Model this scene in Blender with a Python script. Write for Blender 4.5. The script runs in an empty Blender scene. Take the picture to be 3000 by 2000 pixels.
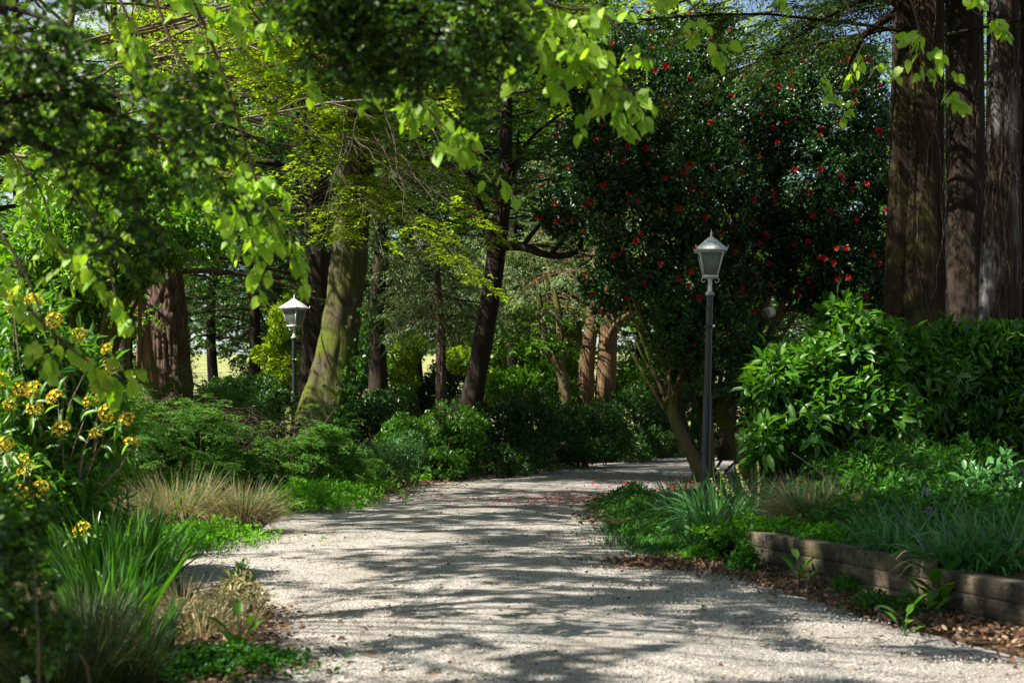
import bpy, math, numpy as np
from mathutils import Vector
C = bpy.context.scene.collection
F_, HY, CH = 4167.0, 1240.0, 1.0          # focal length and horizon row (3000-pixel-wide frame), camera height
A = np.array
def px(x, y, Y):                           # a pixel of the 3000x2000 frame at distance Y -> point
    return A([(x-1500)*Y/F_, Y, CH-(y-HY)*Y/F_])
def gx(x, Y): return (x-1500)*Y/F_
def R(s): return np.random.default_rng(s)
def nrm(v): return v/np.maximum(np.linalg.norm(v, axis=-1, keepdims=True), 1e-9)
UP = A([0, 0, 1.0])

EL, SX, SY = math.radians(52), -.93, -.37      # the sun: high, from the left and a little behind the camera
_h2 = A([SX, SY])/math.hypot(SX, SY); SUN = A([_h2[0]*math.cos(EL), _h2[1]*math.cos(EL), math.sin(EL)])
# gaps cut in the crowns so the sun reaches these spots (point, radius)
GAPS = [(px(480,1180,20),.8),(px(700,1280,19),.7),(px(930,1330,19.3),.6),(px(330,1250,19),.5),(px(2570,1700,8.1),.09),(px(2400,1640,8.9),.08),(px(2690,1720,7.7),.11),(px(2960,1760,7.0),.10),(px(2480,1850,7.0),.25),(px(100,100,29),2.2),(px(350,150,36),2.5),(px(60,250,46),3),(px(300,400,3.8),.3),(px(150,250,3.8),.3),(px(1120,90,4.1),.3),(px(300,300,21),1.6),(px(120,180,21),1.5),(px(480,80,22),1.5),(px(250,520,20.5),1.2),(px(620,420,23),1.0),(px(1200,480,21.5),1.1),(px(1000,560,21.5),.9),(px(1420,740,23),.8),(px(1450,850,39),1.8),(px(1200,850,33),1.2),(px(1850,900,36),1.0),(px(2000,40,40),2.5),(px(60,1300,8.8),.4),(px(330,1330,9),.3),
 (px(1700,130,5.5),.6),(px(1560,40,5.5),.55),(px(1800,220,5.5),.45),(px(1420,-60,5.4),.35),(px(1230,330,5.7),.4),(px(862,900,28.5),.8),(px(965,1000,26),.30),(px(925,1190,26),.26),(px(1005,690,26),.24),(px(985,850,26),.2),
 (px(560,1480,13.4),.75),(px(700,1500,13.4),.4),(px(100,900,9.2),.4),(px(250,1040,9.4),.45),(px(80,1160,9.2),.45),(px(150,1440,9.2),.35),(px(300,1210,9.4),.3),(px(400,1600,9),.5),(px(560,1640,10),.55),
 (px(2330,1050,14.5),.6),(px(2380,1270,14.4),.3),(px(2500,930,15),.3),(px(2080,1560,11.5),.4),(px(2150,1400,12),.25),(A([1.35,6.0,0]),.45),(A([1.9,5.8,0]),.5),(A([.85,5.75,0]),.35),(A([2.2,5.3,0]),.5),(A([1.75,6.5,0]),.3),(A([-.6,6.9,0]),.35),(A([-1.2,12,0]),.75),(A([-2.0,9.6,0]),.6),(A([-1.3,9.2,0]),.4),(px(700,400,6.1),.5),(px(800,650,6.1),.4),(px(600,550,6.5),.45),(px(200,600,6.8),.5),(px(100,450,6.8),.5),(px(250,780,5.3),.35),
 (A([1.2,22,0]),1.1),(A([0,23,0]),.6),(A([.3,13.5,0]),.3),(A([-.4,16,0]),.4),(px(1100,650,22),1.1),(px(1250,560,21.5),.9),(px(1350,790,22.5),.8),(px(820,640,23),.7),(px(740,180,23),1.4),(px(900,150,22.5),1.1),(px(550,180,25),1.2),
 (px(600,1240,20),1.0),(px(860,1300,20),1.0),(px(420,1250,20),.6),(px(420,650,20),.9),(px(540,600,19.5),.8),(px(200,850,20.5),.7),(px(500,1000,29.5),.8),(px(1250,1230,25.5),.8),(px(1350,1200,25.5),.5),(px(1120,1330,22.6),.7),(px(960,1450,20),.7),
 (px(1760,800,25),.7),(px(1700,600,25.5),.5),(px(1650,800,36),2.2),(px(1780,700,36),1.6),(px(1500,780,40),1.8),(px(1130,700,34),1.7),(px(1770,1050,37),.7),(px(2860,1740,7.2),.09),(px(2240,1610,9.6),.13)]
def gapclip(P):
    ok = np.ones(len(P), bool); rg = np.random.default_rng(5)
    for c, r in GAPS:
        v = P-c; al = v@SUN; d = np.linalg.norm(v-al[:, None]*SUN, axis=1); ok &= ~((al > 1.6*min(1, r*.8+.05)) & (d < r*(.85+.4*rg.random(len(P)))))
    return ok
_u = nrm(np.cross(SUN, A([0, 0, 1.]))); _v = np.cross(SUN, _u)
gx_ = lambda P: (P-SUN*(P[:, 2]/SUN[2])[:, None])[:, 0]
def clumps(scale, thr):                    # foliage clumps cut along the sun to dapple the path and shade the right
    def f(P):
        a, b = P@_u/scale, P@_v/scale
        return (.40*vn(a*.55, b*.55, 21)+.60*vn(a*1.9+5, b*1.9, 22)) > thr+.03-.07*np.clip((gx_(P)+1)/2, 0, 1)-.2*np.clip((gx_(P)-1.4)/1.2, 0, 1)
    return f
# ------------------------------------------------------------------ mesh helpers
class MB:
    def __init__(s): s.v, s.f, s.n = [], [], 0
    def add(s, V, faces):
        V = np.asarray(V, float).reshape(-1, 3)
        for f in (faces if isinstance(faces, list) else [faces]):
            s.f.append(np.asarray(f, np.int64)+s.n)
        s.v.append(V); s.n += len(V); return s
    def build(s, name, mat, parent=None, smooth=False, origin=None, uv=None):
        V = np.concatenate(s.v) if s.v else np.zeros((0, 3))
        org = A(parent.location) if parent is not None and origin is None else (A(origin) if origin is not None else np.zeros(3))
        if parent is not None and parent.parent is not None and origin is None:
            org = org+A(parent.parent.location)
        V = V-org
        me = bpy.data.meshes.new(name)
        me.vertices.add(len(V)); me.vertices.foreach_set('co', V.astype(np.float32).ravel())
        loops = np.concatenate([f.ravel() for f in s.f]); sizes = np.concatenate([np.full(len(f), f.shape[1]) for f in s.f])
        me.loops.add(len(loops)); me.loops.foreach_set('vertex_index', loops.astype(np.int32))
        st = np.concatenate([[0], np.cumsum(sizes)[:-1]])
        me.polygons.add(len(sizes)); me.polygons.foreach_set('loop_start', st.astype(np.int32))
        try: me.polygons.foreach_set('loop_total', sizes.astype(np.int32))
        except Exception: pass
        if smooth: me.polygons.foreach_set('use_smooth', np.ones(len(sizes), bool))
        if uv is not None:
            l = me.uv_layers.new(name='UVMap'); l.data.foreach_set('uv', uv[loops].astype(np.float32).ravel())
        me.update(calc_edges=True); me.validate()
        me.materials.append(mat)
        o = bpy.data.objects.new(name, me); C.objects.link(o)
        if parent is not None: o.parent = parent
        elif origin is not None: o.location = origin
        return o
def tag(o, label=None, cat=None, group=None, kind=None):
    for k, v in (('label', label), ('category', cat), ('group', group), ('kind', kind)):
        if v: o[k] = v
    return o
def thing(name, label, cat, loc, group=None):
    o = bpy.data.objects.new(name, None); C.objects.link(o); o.location = loc; o.empty_display_size = .2
    return tag(o, label, cat, group)
def dup(root, loc, rotz, sc, label, group=None):
    r = root.copy(); C.objects.link(r); r.location = loc; r.rotation_euler = (0, 0, rotz); r.scale = (sc, sc, sc)
    r['label'] = label
    if group: r['group'] = group
    for ch in list(root.children):
        c = ch.copy(); C.objects.link(c); c.parent = r
        for g in list(ch.children):
            d = g.copy(); C.objects.link(d); d.parent = c
    return r

def _h(i, j, s):
    n = (i*374761393+j*668265263+s*1274126177) & 0xffffffff
    n = ((n ^ (n >> 13))*1274126177) & 0xffffffff
    return ((n ^ (n >> 16)) & 0xffff)/65535.0
def vn(x, y, s=0, wrap=0):
    x = np.asarray(x, float); y = np.asarray(y, float)
    i = np.floor(x).astype(np.int64); j = np.floor(y).astype(np.int64); u = x-i; v = y-j
    u = u*u*(3-2*u); v = v*v*(3-2*v)
    i1 = i+1
    if wrap: i = i % wrap; i1 = i1 % wrap
    return (_h(i, j, s)*(1-u)+_h(i1, j, s)*u)*(1-v)+(_h(i, j+1, s)*(1-u)+_h(i1, j+1, s)*u)*v

LEAF = {
 'fold': (A([[0,0,0],[.42,-.5,.10],[1,0,-.06],[.42,.5,.10]]), [A([[0,1,2],[0,2,3]])]),
 'flat': (A([[0,0,0],[.45,-.5,.0],[1,0,-.05],[.45,.5,.0]]), [A([[0,1,2,3]])]),
 'oval': (A([[0,0,0],[.28,-.40,.07],[.65,-.42,.06],[1,0,-.12],[.65,.42,.06],[.28,.40,.07],[.28,0,.0],[.65,0,-.03]]),
          [A([[0,1,6],[0,6,5],[2,3,7],[7,3,4]]), A([[1,2,7,6],[6,7,4,5]])]),
 'heart': (A([[0,0,0],[-.06,-.28,.03],[.22,-.52,.05],[.58,-.42,.0],[1.05,0,-.14],[.58,.42,.0],[.22,.52,.05],[-.06,.28,.03],[.25,0,-.02],[.6,0,-.06]]),
          [A([[0,1,8],[8,1,2],[0,8,7],[8,6,7],[9,3,4],[9,4,5]]), A([[8,2,3,9],[8,9,5,6]])]),
 'long': (A([[0,0,0],[.3,-.42,.08],[.65,-.45,.05],[1,0,-.15],[.65,.45,.05],[.3,.42,.08],[.5,0,-.01]]),
          [A([[0,1,6],[1,2,6],[2,3,6],[3,4,6],[4,5,6],[5,0,6]])]),
}
def leaves(mb, P, D, N, L, W, shape='fold'):
    T, fs = LEAF[shape]; n = len(P)
    if n == 0: return
    D = nrm(D); S = nrm(np.cross(D, N)); N = np.cross(S, D)
    L = np.broadcast_to(L, (n,)); W = np.broadcast_to(W, (n,))
    V = P[:, None]+D[:, None]*(T[None, :, 0, None]*L[:, None, None])+S[:, None]*(T[None, :, 1, None]*W[:, None, None])+N[:, None]*(T[None, :, 2, None]*L[:, None, None])
    off = (np.arange(n)*len(T))[:, None, None]
    mb.add(V.reshape(-1, 3), [(f[None]+off).reshape(-1, f.shape[1]) for f in fs])
def blades(mb, P, D, L, W, droop, seg=5, side=None, twist=None):
    n = len(P); D = nrm(D); t = np.linspace(0, 1, seg+1)
    L = np.broadcast_to(L, (n,)); W = np.broadcast_to(W, (n,)); droop = np.broadcast_to(droop, (n,))
    S = nrm(np.cross(D, UP)+1e-4) if side is None else nrm(side)
    c = P[:, None]+D[:, None]*(L[:, None]*t)[:, :, None]
    c[:, :, 2] -= droop[:, None]*L[:, None]*t**2.2
    w = W[:, None]*(np.minimum(1, .55+2*t)*(1-t**3))[None, :]*.5+.0004
    a = c-S[:, None]*w[:, :, None]; b = c+S[:, None]*w[:, :, None]
    V = np.stack([a, b], 2).reshape(n, -1, 3)
    q = A([[2*i, 2*i+1, 2*i+3, 2*i+2] for i in range(seg)])
    mb.add(V.reshape(-1, 3), (q[None]+(np.arange(n)*2*(seg+1))[:, None, None]).reshape(-1, 4))
def tube(mb, pts, rad, sides=8, disp=None, cap=True):
    pts = np.asarray(pts, float); k = len(pts); rad = np.broadcast_to(rad, (k,)).astype(float)
    T = nrm(np.gradient(pts, axis=0)); ref = A([1.0, 0, 0]) if abs(T[0, 0]) < .8 else A([0, 1.0, 0])
    X = nrm(ref-T*(T@ref)[:, None]); Yv = np.cross(T, X)
    a = np.arange(sides)*2*math.pi/sides
    r = rad[:, None]*np.ones(sides)
    if disp is not None: r = r+disp(a, np.cumsum(np.r_[0, np.linalg.norm(np.diff(pts, axis=0), axis=1)]), rad)
    V = pts[:, None]+X[:, None]*(r*np.cos(a))[:, :, None]+Yv[:, None]*(r*np.sin(a))[:, :, None]
    i = np.arange(k-1)[:, None]*sides; j = np.arange(sides)[None]; j1 = (j+1) % sides
    f = np.stack([i+j, i+j1, i+sides+j1, i+sides+j], -1).reshape(-1, 4)
    mb.add(V.reshape(-1, 3), f)
    if cap: mb.add(V[-1], A([list(range(sides))]))
    return mb
def prisms(mb, P0, P1, P2, r0, r1):       # many thin twigs at once, each bent once
    n = len(P0)
    if n == 0: return
    D = nrm(P2-P0); S = nrm(np.cross(D, UP)+1e-4); U = np.cross(S, D)
    a = A([0, 2.094, 4.189]); rs = [np.broadcast_to(r0, (n,)), np.broadcast_to((np.asarray(r0)+r1)/2, (n,)), np.broadcast_to(r1, (n,))]
    V = np.stack([p[:, None]+(S[:, None]*np.cos(a)[None, :, None]+U[:, None]*np.sin(a)[None, :, None])*r[:, None, None] for p, r in zip((P0, P1, P2), rs)], 1)
    q = A([[3*l+i, 3*l+(i+1) % 3, 3*l+3+(i+1) % 3, 3*l+3+i] for l in (0, 1) for i in range(3)])
    mb.add(V.reshape(-1, 3), (q[None]+(np.arange(n)*9)[:, None, None]).reshape(-1, 4))
def spline(pts, n):
    pts = np.asarray(pts, float); k = len(pts)
    if k == 2: return pts[0]+(pts[1]-pts[0])*np.linspace(0, 1, n)[:, None]
    P = np.vstack([2*pts[0]-pts[1], pts, 2*pts[-1]-pts[-2]]); out = []
    for u in np.linspace(0, k-1-1e-6, n):
        i = int(u); t = u-i; a, b, c, d = P[i:i+4]
        out.append(.5*((2*b)+(c-a)*t+(2*a-5*b+4*c-d)*t*t+(3*b-a-3*c+d)*t**3))
    return A(out)

# ------------------------------------------------------------------ materials
def newmat(name):
    m = bpy.data.materials.new(name); m.use_nodes = True; nt = m.node_tree; nt.nodes.clear()
    return m, nt, nt.nodes.new('ShaderNodeOutputMaterial')
def nd(nt, typ, **kw):
    n = nt.nodes.new(typ)
    for k, v in kw.items():
        if k.startswith('i_'): n.inputs[k[2:].replace('_', ' ')].default_value = v
        else: setattr(n, k, v)
    return n
def ramp(nt, fac, stops):
    r = nt.nodes.new('ShaderNodeValToRGB'); e = r.color_ramp.elements
    while len(e) < len(stops): e.new(.5)
    for el, (p, c) in zip(e, stops): el.position = p; el.color = (*c, 1) if len(c) == 3 else c
    nt.links.new(fac, r.inputs[0]); return r.outputs[0]
def mixc(nt, fac, a, b, mode='MIX'):
    m = nt.nodes.new('ShaderNodeMix'); m.data_type = 'RGBA'; m.blend_type = mode
    for s, v in ((m.inputs[0], fac), (m.inputs[6], a), (m.inputs[7], b)):
        if isinstance(v, (int, float)): s.default_value = v
        elif isinstance(v, tuple): s.default_value = (*v, 1)
        else: nt.links.new(v, s)
    return m.outputs[2]
def leafmat(name, cols, trans=.35, tcol=None, rough=.45, spec=.4, green=True):
    if green and max(cols[0]) == cols[0][1]: cols = [(r*.95, g*1.12, b*.6) for r, g, b in cols]
    m, nt, out = newmat(name); L = nt.links.new
    g = nd(nt, 'ShaderNodeNewGeometry'); n = len(cols)
    c = ramp(nt, g.outputs['Random Per Island'], [(i/max(1, n-1), k) for i, k in enumerate(cols)])
    tc = nd(nt, 'ShaderNodeTexCoord'); nz = nd(nt, 'ShaderNodeTexNoise', i_Scale=1.1, i_Detail=2.0); L(tc.outputs['Object'], nz.inputs['Vector'])
    hs = nd(nt, 'ShaderNodeHueSaturation'); L(c, hs.inputs['Color'])
    mr = nd(nt, 'ShaderNodeMapRange'); mr.inputs[3].default_value = .65; mr.inputs[4].default_value = 1.4; L(nz.outputs[0], mr.inputs[0]); L(mr.outputs[0], hs.inputs['Value'])
    p = nd(nt, 'ShaderNodeBsdfPrincipled', i_Roughness=rough); p.inputs['Specular IOR Level'].default_value = spec; L(hs.outputs[0], p.inputs['Base Color'])
    t = nd(nt, 'ShaderNodeBsdfTranslucent')
    tm = mixc(nt, 1.0, hs.outputs[0], tcol or (2.5, 2.4, .5), 'MULTIPLY'); L(tm, t.inputs[0])
    mx = nd(nt, 'ShaderNodeMixShader'); mx.inputs[0].default_value = trans; L(p.outputs[0], mx.inputs[1]); L(t.outputs[0], mx.inputs[2]); L(mx.outputs[0], out.inputs[0])
    return m
def barkmat(name, c0, c1, scale=(14, 14, 1.6), moss=None, mossamt=.5, bump=.5, mosstop=None, grey=None):
    m, nt, out = newmat(name); L = nt.links.new
    tc = nd(nt, 'ShaderNodeTexCoord'); mp = nd(nt, 'ShaderNodeMapping'); mp.inputs['Scale'].default_value = scale; L(tc.outputs['Object'], mp.inputs[0])
    n1 = nd(nt, 'ShaderNodeTexNoise', i_Scale=1.0, i_Detail=6.0, i_Roughness=.65); L(mp.outputs[0], n1.inputs['Vector'])
    c = ramp(nt, n1.outputs[0], [(.3, c0), (.7, c1)])
    if grey:
        n3 = nd(nt, 'ShaderNodeTexNoise', i_Scale=1.3, i_Detail=3.0); mp3 = nd(nt, 'ShaderNodeMapping'); mp3.inputs['Scale'].default_value = (2.5, 2.5, .5); L(tc.outputs['Object'], mp3.inputs[0]); L(mp3.outputs[0], n3.inputs['Vector'])
        c = mixc(nt, ramp(nt, n3.outputs[0], [(.5, (0, 0, 0)), (.62, (1, 1, 1))]), c, grey)
    if moss:
        n2 = nd(nt, 'ShaderNodeTexNoise', i_Scale=1.4, i_Detail=5.0, i_Roughness=.6); L(tc.outputs['Object'], n2.inputs['Vector'])
        f = ramp(nt, n2.outputs[0], [(mossamt-.08, (0, 0, 0)), (mossamt+.08, (1, 1, 1))])
        if mosstop:
            sz = nd(nt, 'ShaderNodeSeparateXYZ'); L(tc.outputs['Object'], sz.inputs[0]); mz = nd(nt, 'ShaderNodeMapRange'); mz.inputs[1].default_value = mosstop; mz.inputs[2].default_value = mosstop+1.6; mz.inputs[3].default_value = 1; mz.inputs[4].default_value = 0
            L(sz.outputs[2], mz.inputs[0]); f = mixc(nt, mz.outputs[0], (0, 0, 0), f)
        n4 = nd(nt, 'ShaderNodeTexNoise', i_Scale=30.0, i_Detail=3.0); L(tc.outputs['Object'], n4.inputs['Vector'])
        mc = mixc(nt, n4.outputs[0], tuple(k*.55 for k in moss), tuple(k*1.35 for k in moss))
        c = mixc(nt, f, c, mc)
    p = nd(nt, 'ShaderNodeBsdfPrincipled', i_Roughness=.92); p.inputs['Specular IOR Level'].default_value = .15; L(c, p.inputs['Base Color'])
    b = nd(nt, 'ShaderNodeBump', i_Strength=bump, i_Distance=.05); L(n1.outputs[0], b.inputs['Height']); L(b.outputs[0], p.inputs['Normal']); L(p.outputs[0], out.inputs[0])
    return m
def plain(name, col, rough=.5, metal=0., var=.15, spec=.5):
    m, nt, out = newmat(name); L = nt.links.new
    tc = nd(nt, 'ShaderNodeTexCoord'); n = nd(nt, 'ShaderNodeTexNoise', i_Scale=18.0, i_Detail=5.0); L(tc.outputs['Object'], n.inputs['Vector'])
    c = mixc(nt, n.outputs[0], tuple(k*(1-var) for k in col), tuple(min(1, k*(1+var)) for k in col))
    p = nd(nt, 'ShaderNodeBsdfPrincipled', i_Roughness=rough, i_Metallic=metal); p.inputs['Specular IOR Level'].default_value = spec; L(c, p.inputs['Base Color']); L(p.outputs[0], out.inputs[0])
    return m

M = {}
M['lime'] = leafmat('lime_leaf', [(.16, .27, .03), (.23, .33, .05), (.30, .38, .08)], .45, (1.7, 1.7, .5), .5, .35)
M['darkever'] = leafmat('dark_evergreen_leaf', [(.010, .026, .010), (.02, .05, .010), (.07, .13, .015)], .3, None, .42, .3)
M['hornbeam'] = leafmat('hornbeam_leaf', [(.22, .29, .012), (.30, .36, .016), (.38, .42, .03)], .45, (1.6, 1.65, .3), .55, .25)
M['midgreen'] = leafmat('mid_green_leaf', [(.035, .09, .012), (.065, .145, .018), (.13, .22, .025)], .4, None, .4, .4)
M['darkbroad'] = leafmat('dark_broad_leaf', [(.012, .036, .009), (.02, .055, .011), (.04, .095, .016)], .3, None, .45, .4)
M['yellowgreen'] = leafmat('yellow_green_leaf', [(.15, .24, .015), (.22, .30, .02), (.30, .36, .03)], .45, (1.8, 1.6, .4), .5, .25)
M['camellia'] = leafmat('camellia_leaf', [(.007, .024, .009), (.012, .038, .011), (.028, .075, .018)], .15, None, .36, .4)
M['laurel'] = leafmat('laurel_leaf', [(.012, .045, .009), (.022, .075, .012), (.035, .10, .013), (.05, .125, .016), (.075, .15, .02), (.03, .09, .012), (.10, .17, .03)], .3, None, .4, .38)
M['hedge'] = leafmat('hedge_leaf', [(.010, .034, .009), (.016, .052, .011), (.035, .09, .016)], .25, None, .38, .45)
M['azalea'] = leafmat('azalea_leaf', [(.035, .10, .025), (.065, .15, .03), (.12, .21, .04)], .4, None, .42, .4)
M['juniper'] = leafmat('conifer_spray', [(.03, .085, .022), (.055, .135, .032), (.10, .19, .045)], .3, None, .6, .25)
M['yew'] = leafmat('yew_needle', [(.09, .13, .075), (.14, .19, .12), (.20, .25, .17)], .25, (1.5, 1.6, .9), .6, .3)
M['darkconifer'] = leafmat('dark_conifer_needle', [(.018, .045, .018), (.03, .065, .025), (.05, .09, .03)], .2, None, .6, .25)
M['drygrass'] = leafmat('dry_grass_blade', [(.20, .155, .08), (.31, .25, .14), (.15, .17, .06), (.42, .36, .23)], .3, (1.5, 1.3, .8), .6, .3)
M['greygrass'] = leafmat('grey_grass_blade', [(.014, .03, .012), (.03, .05, .02), (.08, .08, .045)], .3, (1.4, 1.3, .8), .6, .3)
M['iris'] = leafmat('iris_blade', [(.02, .07, .014), (.035, .11, .02), (.075, .17, .03)], .35, None, .38, .45)
M['strap'] = leafmat('blue_green_strap', [(.03, .085, .04), (.05, .13, .06), (.10, .20, .10)], .3, (1.6, 1.7, .9), .35, .5)
M['herb'] = leafmat('herb_leaf', [(.05, .14, .015), (.08, .20, .02), (.13, .26, .03)], .4, None, .5, .3)
M['fern'] = leafmat('fern_leaf', [(.015, .055, .014), (.027, .085, .018), (.05, .135, .025)], .35, None, .5, .3)
M['ivy'] = leafmat('ivy_leaf', [(.015, .05, .015), (.03, .085, .02), (.06, .13, .03)], .25, None, .35, .5)
M['litter'] = leafmat('dead_leaf', [(.045, .024, .014), (.11, .055, .028), (.24, .14, .08), (.07, .045, .028), (.30, .21, .13), (.04, .024, .016), (.16, .075, .035)], .15, (1.2, 1.0, .8), .7, .25)
M['petal'] = leafmat('fallen_petal', [(.35, .02, .03), (.5, .05, .06), (.45, .12, .10)], .2, (1.2, 1, 1), .5, .3)
M['red'] = leafmat('red_petal', [(.36, .006, .010), (.50, .014, .016), (.24, .005, .008)], .25, (1.3, .8, .8), .45, .4)
M['yellowflower'] = leafmat('yellow_petal', [(.72, .58, .03), (.78, .66, .06), (.68, .46, .02), (.80, .72, .14)], .3, (1.2, 1, .6), .5, .3)
M['white'] = leafmat('white_petal', [(.75, .75, .72), (.8, .8, .78)], .3, (1, 1, 1), .5, .3)
M['purple'] = leafmat('purple_petal', [(.22, .10, .38), (.30, .15, .48)], .3, (1, 1, 1), .5, .3)
M['cream'] = leafmat('cream_floret', [(.45, .42, .20), (.36, .36, .14)], .3, (1, 1, .7), .5, .3)
M['twig'] = barkmat('twig_bark', (.05, .035, .022), (.12, .09, .06), (20, 20, 6))
M['darkbark'] = barkmat('dark_bark', (.014, .010, .007), (.042, .032, .022), (10, 10, 2))
M['mossbark'] = barkmat('mossy_bark', (.028, .022, .015), (.105, .085, .055), (12, 12, 3), moss=(.075, .095, .010), mossamt=.495, mosstop=3.0)
M['redbark'] = barkmat('furrowed_red_bark', (.022, .013, .010), (.17, .11, .085), (22, 22, 3.2), bump=1.0)
M['cedarbark'] = barkmat('stringy_cedar_bark', (.008, .0055, .0032), (.036, .024, .012), (26, 26, .7), bump=.9, moss=(.06, .055, .015), mossamt=.6)
M['greybark'] = barkmat('grey_weathered_bark', (.011, .0075, .005), (.045, .032, .02), (22, 22, .8), bump=.9, grey=(.16, .155, .15))
M['yewbark'] = barkmat('orange_yew_bark', (.055, .03, .016), (.23, .145, .075), (18, 18, 1.6), bump=.9)
M['camelliabark'] = barkmat('camellia_bark', (.055, .04, .025), (.15, .115, .065), (10, 10, 3), moss=(.10, .09, .02), mossamt=.5)
M['palebark'] = barkmat('pale_bark', (.11, .085, .06), (.26, .21, .15), (8, 8, 3))
M['vine'] = barkmat('ivy_stem_bark', (.05, .036, .026), (.13, .10, .075), (20, 20, 6))
M['cutwood'] = plain('sawn_wood', (.52, .46, .33), .8)
M['lampwhite'] = plain('weathered_white_paint', (.52, .54, .52), .5, .0, .12)
M['lampgrey'] = plain('grey_green_paint', (.34, .40, .38), .5, .0, .15)
M['post'] = plain('black_post_paint', (.010, .0105, .013), .42, .0, .3)
M['collar'] = plain('dull_collar_metal', (.3, .31, .31), .45, .5, .2)
def panemat():
    m, nt, out = newmat('frosted_pane'); L = nt.links.new
    p = nd(nt, 'ShaderNodeBsdfPrincipled', i_Roughness=.35); p.inputs['Base Color'].default_value = (.30, .34, .30, 1)
    t = nd(nt, 'ShaderNodeBsdfTranslucent'); t.inputs[0].default_value = (.55, .6, .5, 1)
    tr = nd(nt, 'ShaderNodeBsdfTransparent'); tr.inputs[0].default_value = (.8, .84, .78, 1)
    a = nd(nt, 'ShaderNodeMixShader'); a.inputs[0].default_value = .45; L(p.outputs[0], a.inputs[1]); L(t.outputs[0], a.inputs[2])
    b = nd(nt, 'ShaderNodeMixShader'); b.inputs[0].default_value = .42; L(a.outputs[0], b.inputs[1]); L(tr.outputs[0], b.inputs[2]); L(b.outputs[0], out.inputs[0])
    return m
M['pane'] = panemat()
def timbermat():
    m, nt, out = newmat('weathered_sleeper_timber'); L = nt.links.new
    tc = nd(nt, 'ShaderNodeTexCoord'); mp = nd(nt, 'ShaderNodeMapping'); mp.inputs['Scale'].default_value = (30, 2.4, 42); L(tc.outputs['Object'], mp.inputs[0])
    n1 = nd(nt, 'ShaderNodeTexNoise', i_Scale=1.5, i_Detail=9.0, i_Roughness=.78); L(mp.outputs[0], n1.inputs['Vector'])
    c = ramp(nt, n1.outputs[0], [(.3, (.05, .037, .025)), (.5, (.14, .105, .07)), (.7, (.27, .215, .145))])
    n2 = nd(nt, 'ShaderNodeTexNoise', i_Scale=5.0, i_Detail=5.0, i_Roughness=.65); L(tc.outputs['Object'], n2.inputs['Vector'])
    c = mixc(nt, ramp(nt, n2.outputs[0], [(.43, (0, 0, 0)), (.57, (.88, .88, .88))]), c, (.026, .022, .015))
    n3 = nd(nt, 'ShaderNodeTexNoise', i_Scale=3.0, i_Detail=5.0); mp3 = nd(nt, 'ShaderNodeMapping'); mp3.inputs['Location'].default_value = (7, 3, 1); L(tc.outputs['Object'], mp3.inputs[0]); L(mp3.outputs[0], n3.inputs['Vector'])
    c = mixc(nt, ramp(nt, n3.outputs[0], [(.52, (0, 0, 0)), (.64, (1, 1, 1))]), c, (.075, .075, .012))
    p = nd(nt, 'ShaderNodeBsdfPrincipled', i_Roughness=.85); p.inputs['Specular IOR Level'].default_value = .25; L(c, p.inputs['Base Color'])
    b = nd(nt, 'ShaderNodeBump', i_Strength=1.0, i_Distance=.02); L(n1.outputs[0], b.inputs['Height']); L(b.outputs[0], p.inputs['Normal']); L(p.outputs[0], out.inputs[0]); return m
M['timber'] = timbermat()
def gravelmat():
    m, nt, out = newmat('limestone_gravel'); L = nt.links.new
    tc = nd(nt, 'ShaderNodeTexCoord'); uv = nd(nt, 'ShaderNodeSeparateXYZ'); L(tc.outputs['UV'], uv.inputs[0])
    v = nd(nt, 'ShaderNodeTexVoronoi', i_Scale=120.0); L(tc.outputs['Object'], v.inputs['Vector'])
    sp = nd(nt, 'ShaderNodeSeparateColor'); L(v.outputs['Color'], sp.inputs[0])
    c = ramp(nt, sp.outputs[0], [(0, (.16, .145, .125)), (.35, (.33, .31, .28)), (.7, (.47, .445, .41)), (1, (.58, .555, .52))])
    c = mixc(nt, ramp(nt, v.outputs['Distance'], [(.35, (0, 0, 0)), (.75, (.75, .75, .75))]), c, (.10, .085, .07))
    n = nd(nt, 'ShaderNodeTexNoise', i_Scale=1.3, i_Detail=6.0, i_Roughness=.65); L(tc.outputs['Object'], n.inputs['Vector'])
    c = mixc(nt, ramp(nt, n.outputs[0], [(.40, (0, 0, 0)), (.70, (.7, .7, .7))]), c, (.20, .165, .125))
    n2 = nd(nt, 'ShaderNodeTexNoise', i_Scale=9.0, i_Detail=5.0, i_Roughness=.7); L(tc.outputs['Object'], n2.inputs['Vector'])
    e = nd(nt, 'ShaderNodeMath', operation='ADD'); mu = nd(nt, 'ShaderNodeMath', operation='MULTIPLY'); mu.inputs[1].default_value = .35
    L(n2.outputs[0], mu.inputs[0]); L(uv.outputs[0], e.inputs[0]); L(mu.outputs[0], e.inputs[1])
    c = mixc(nt, ramp(nt, e.outputs[0], [(1.12, (0, 0, 0)), (1.24, (1, 1, 1))]), c, (.085, .058, .036))
    p = nd(nt, 'ShaderNodeBsdfPrincipled', i_Roughness=.9); p.inputs['Specular IOR Level'].default_value = .2; L(c, p.inputs['Base Color'])
    b = nd(nt, 'ShaderNodeBump', i_Strength=.8, i_Distance=.008); b.invert = True; L(v.outputs['Distance'], b.inputs['Height']); L(b.outputs[0], p.inputs['Normal']); L(p.outputs[0], out.inputs[0]); return m
M['gravel'] = gravelmat()
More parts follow.
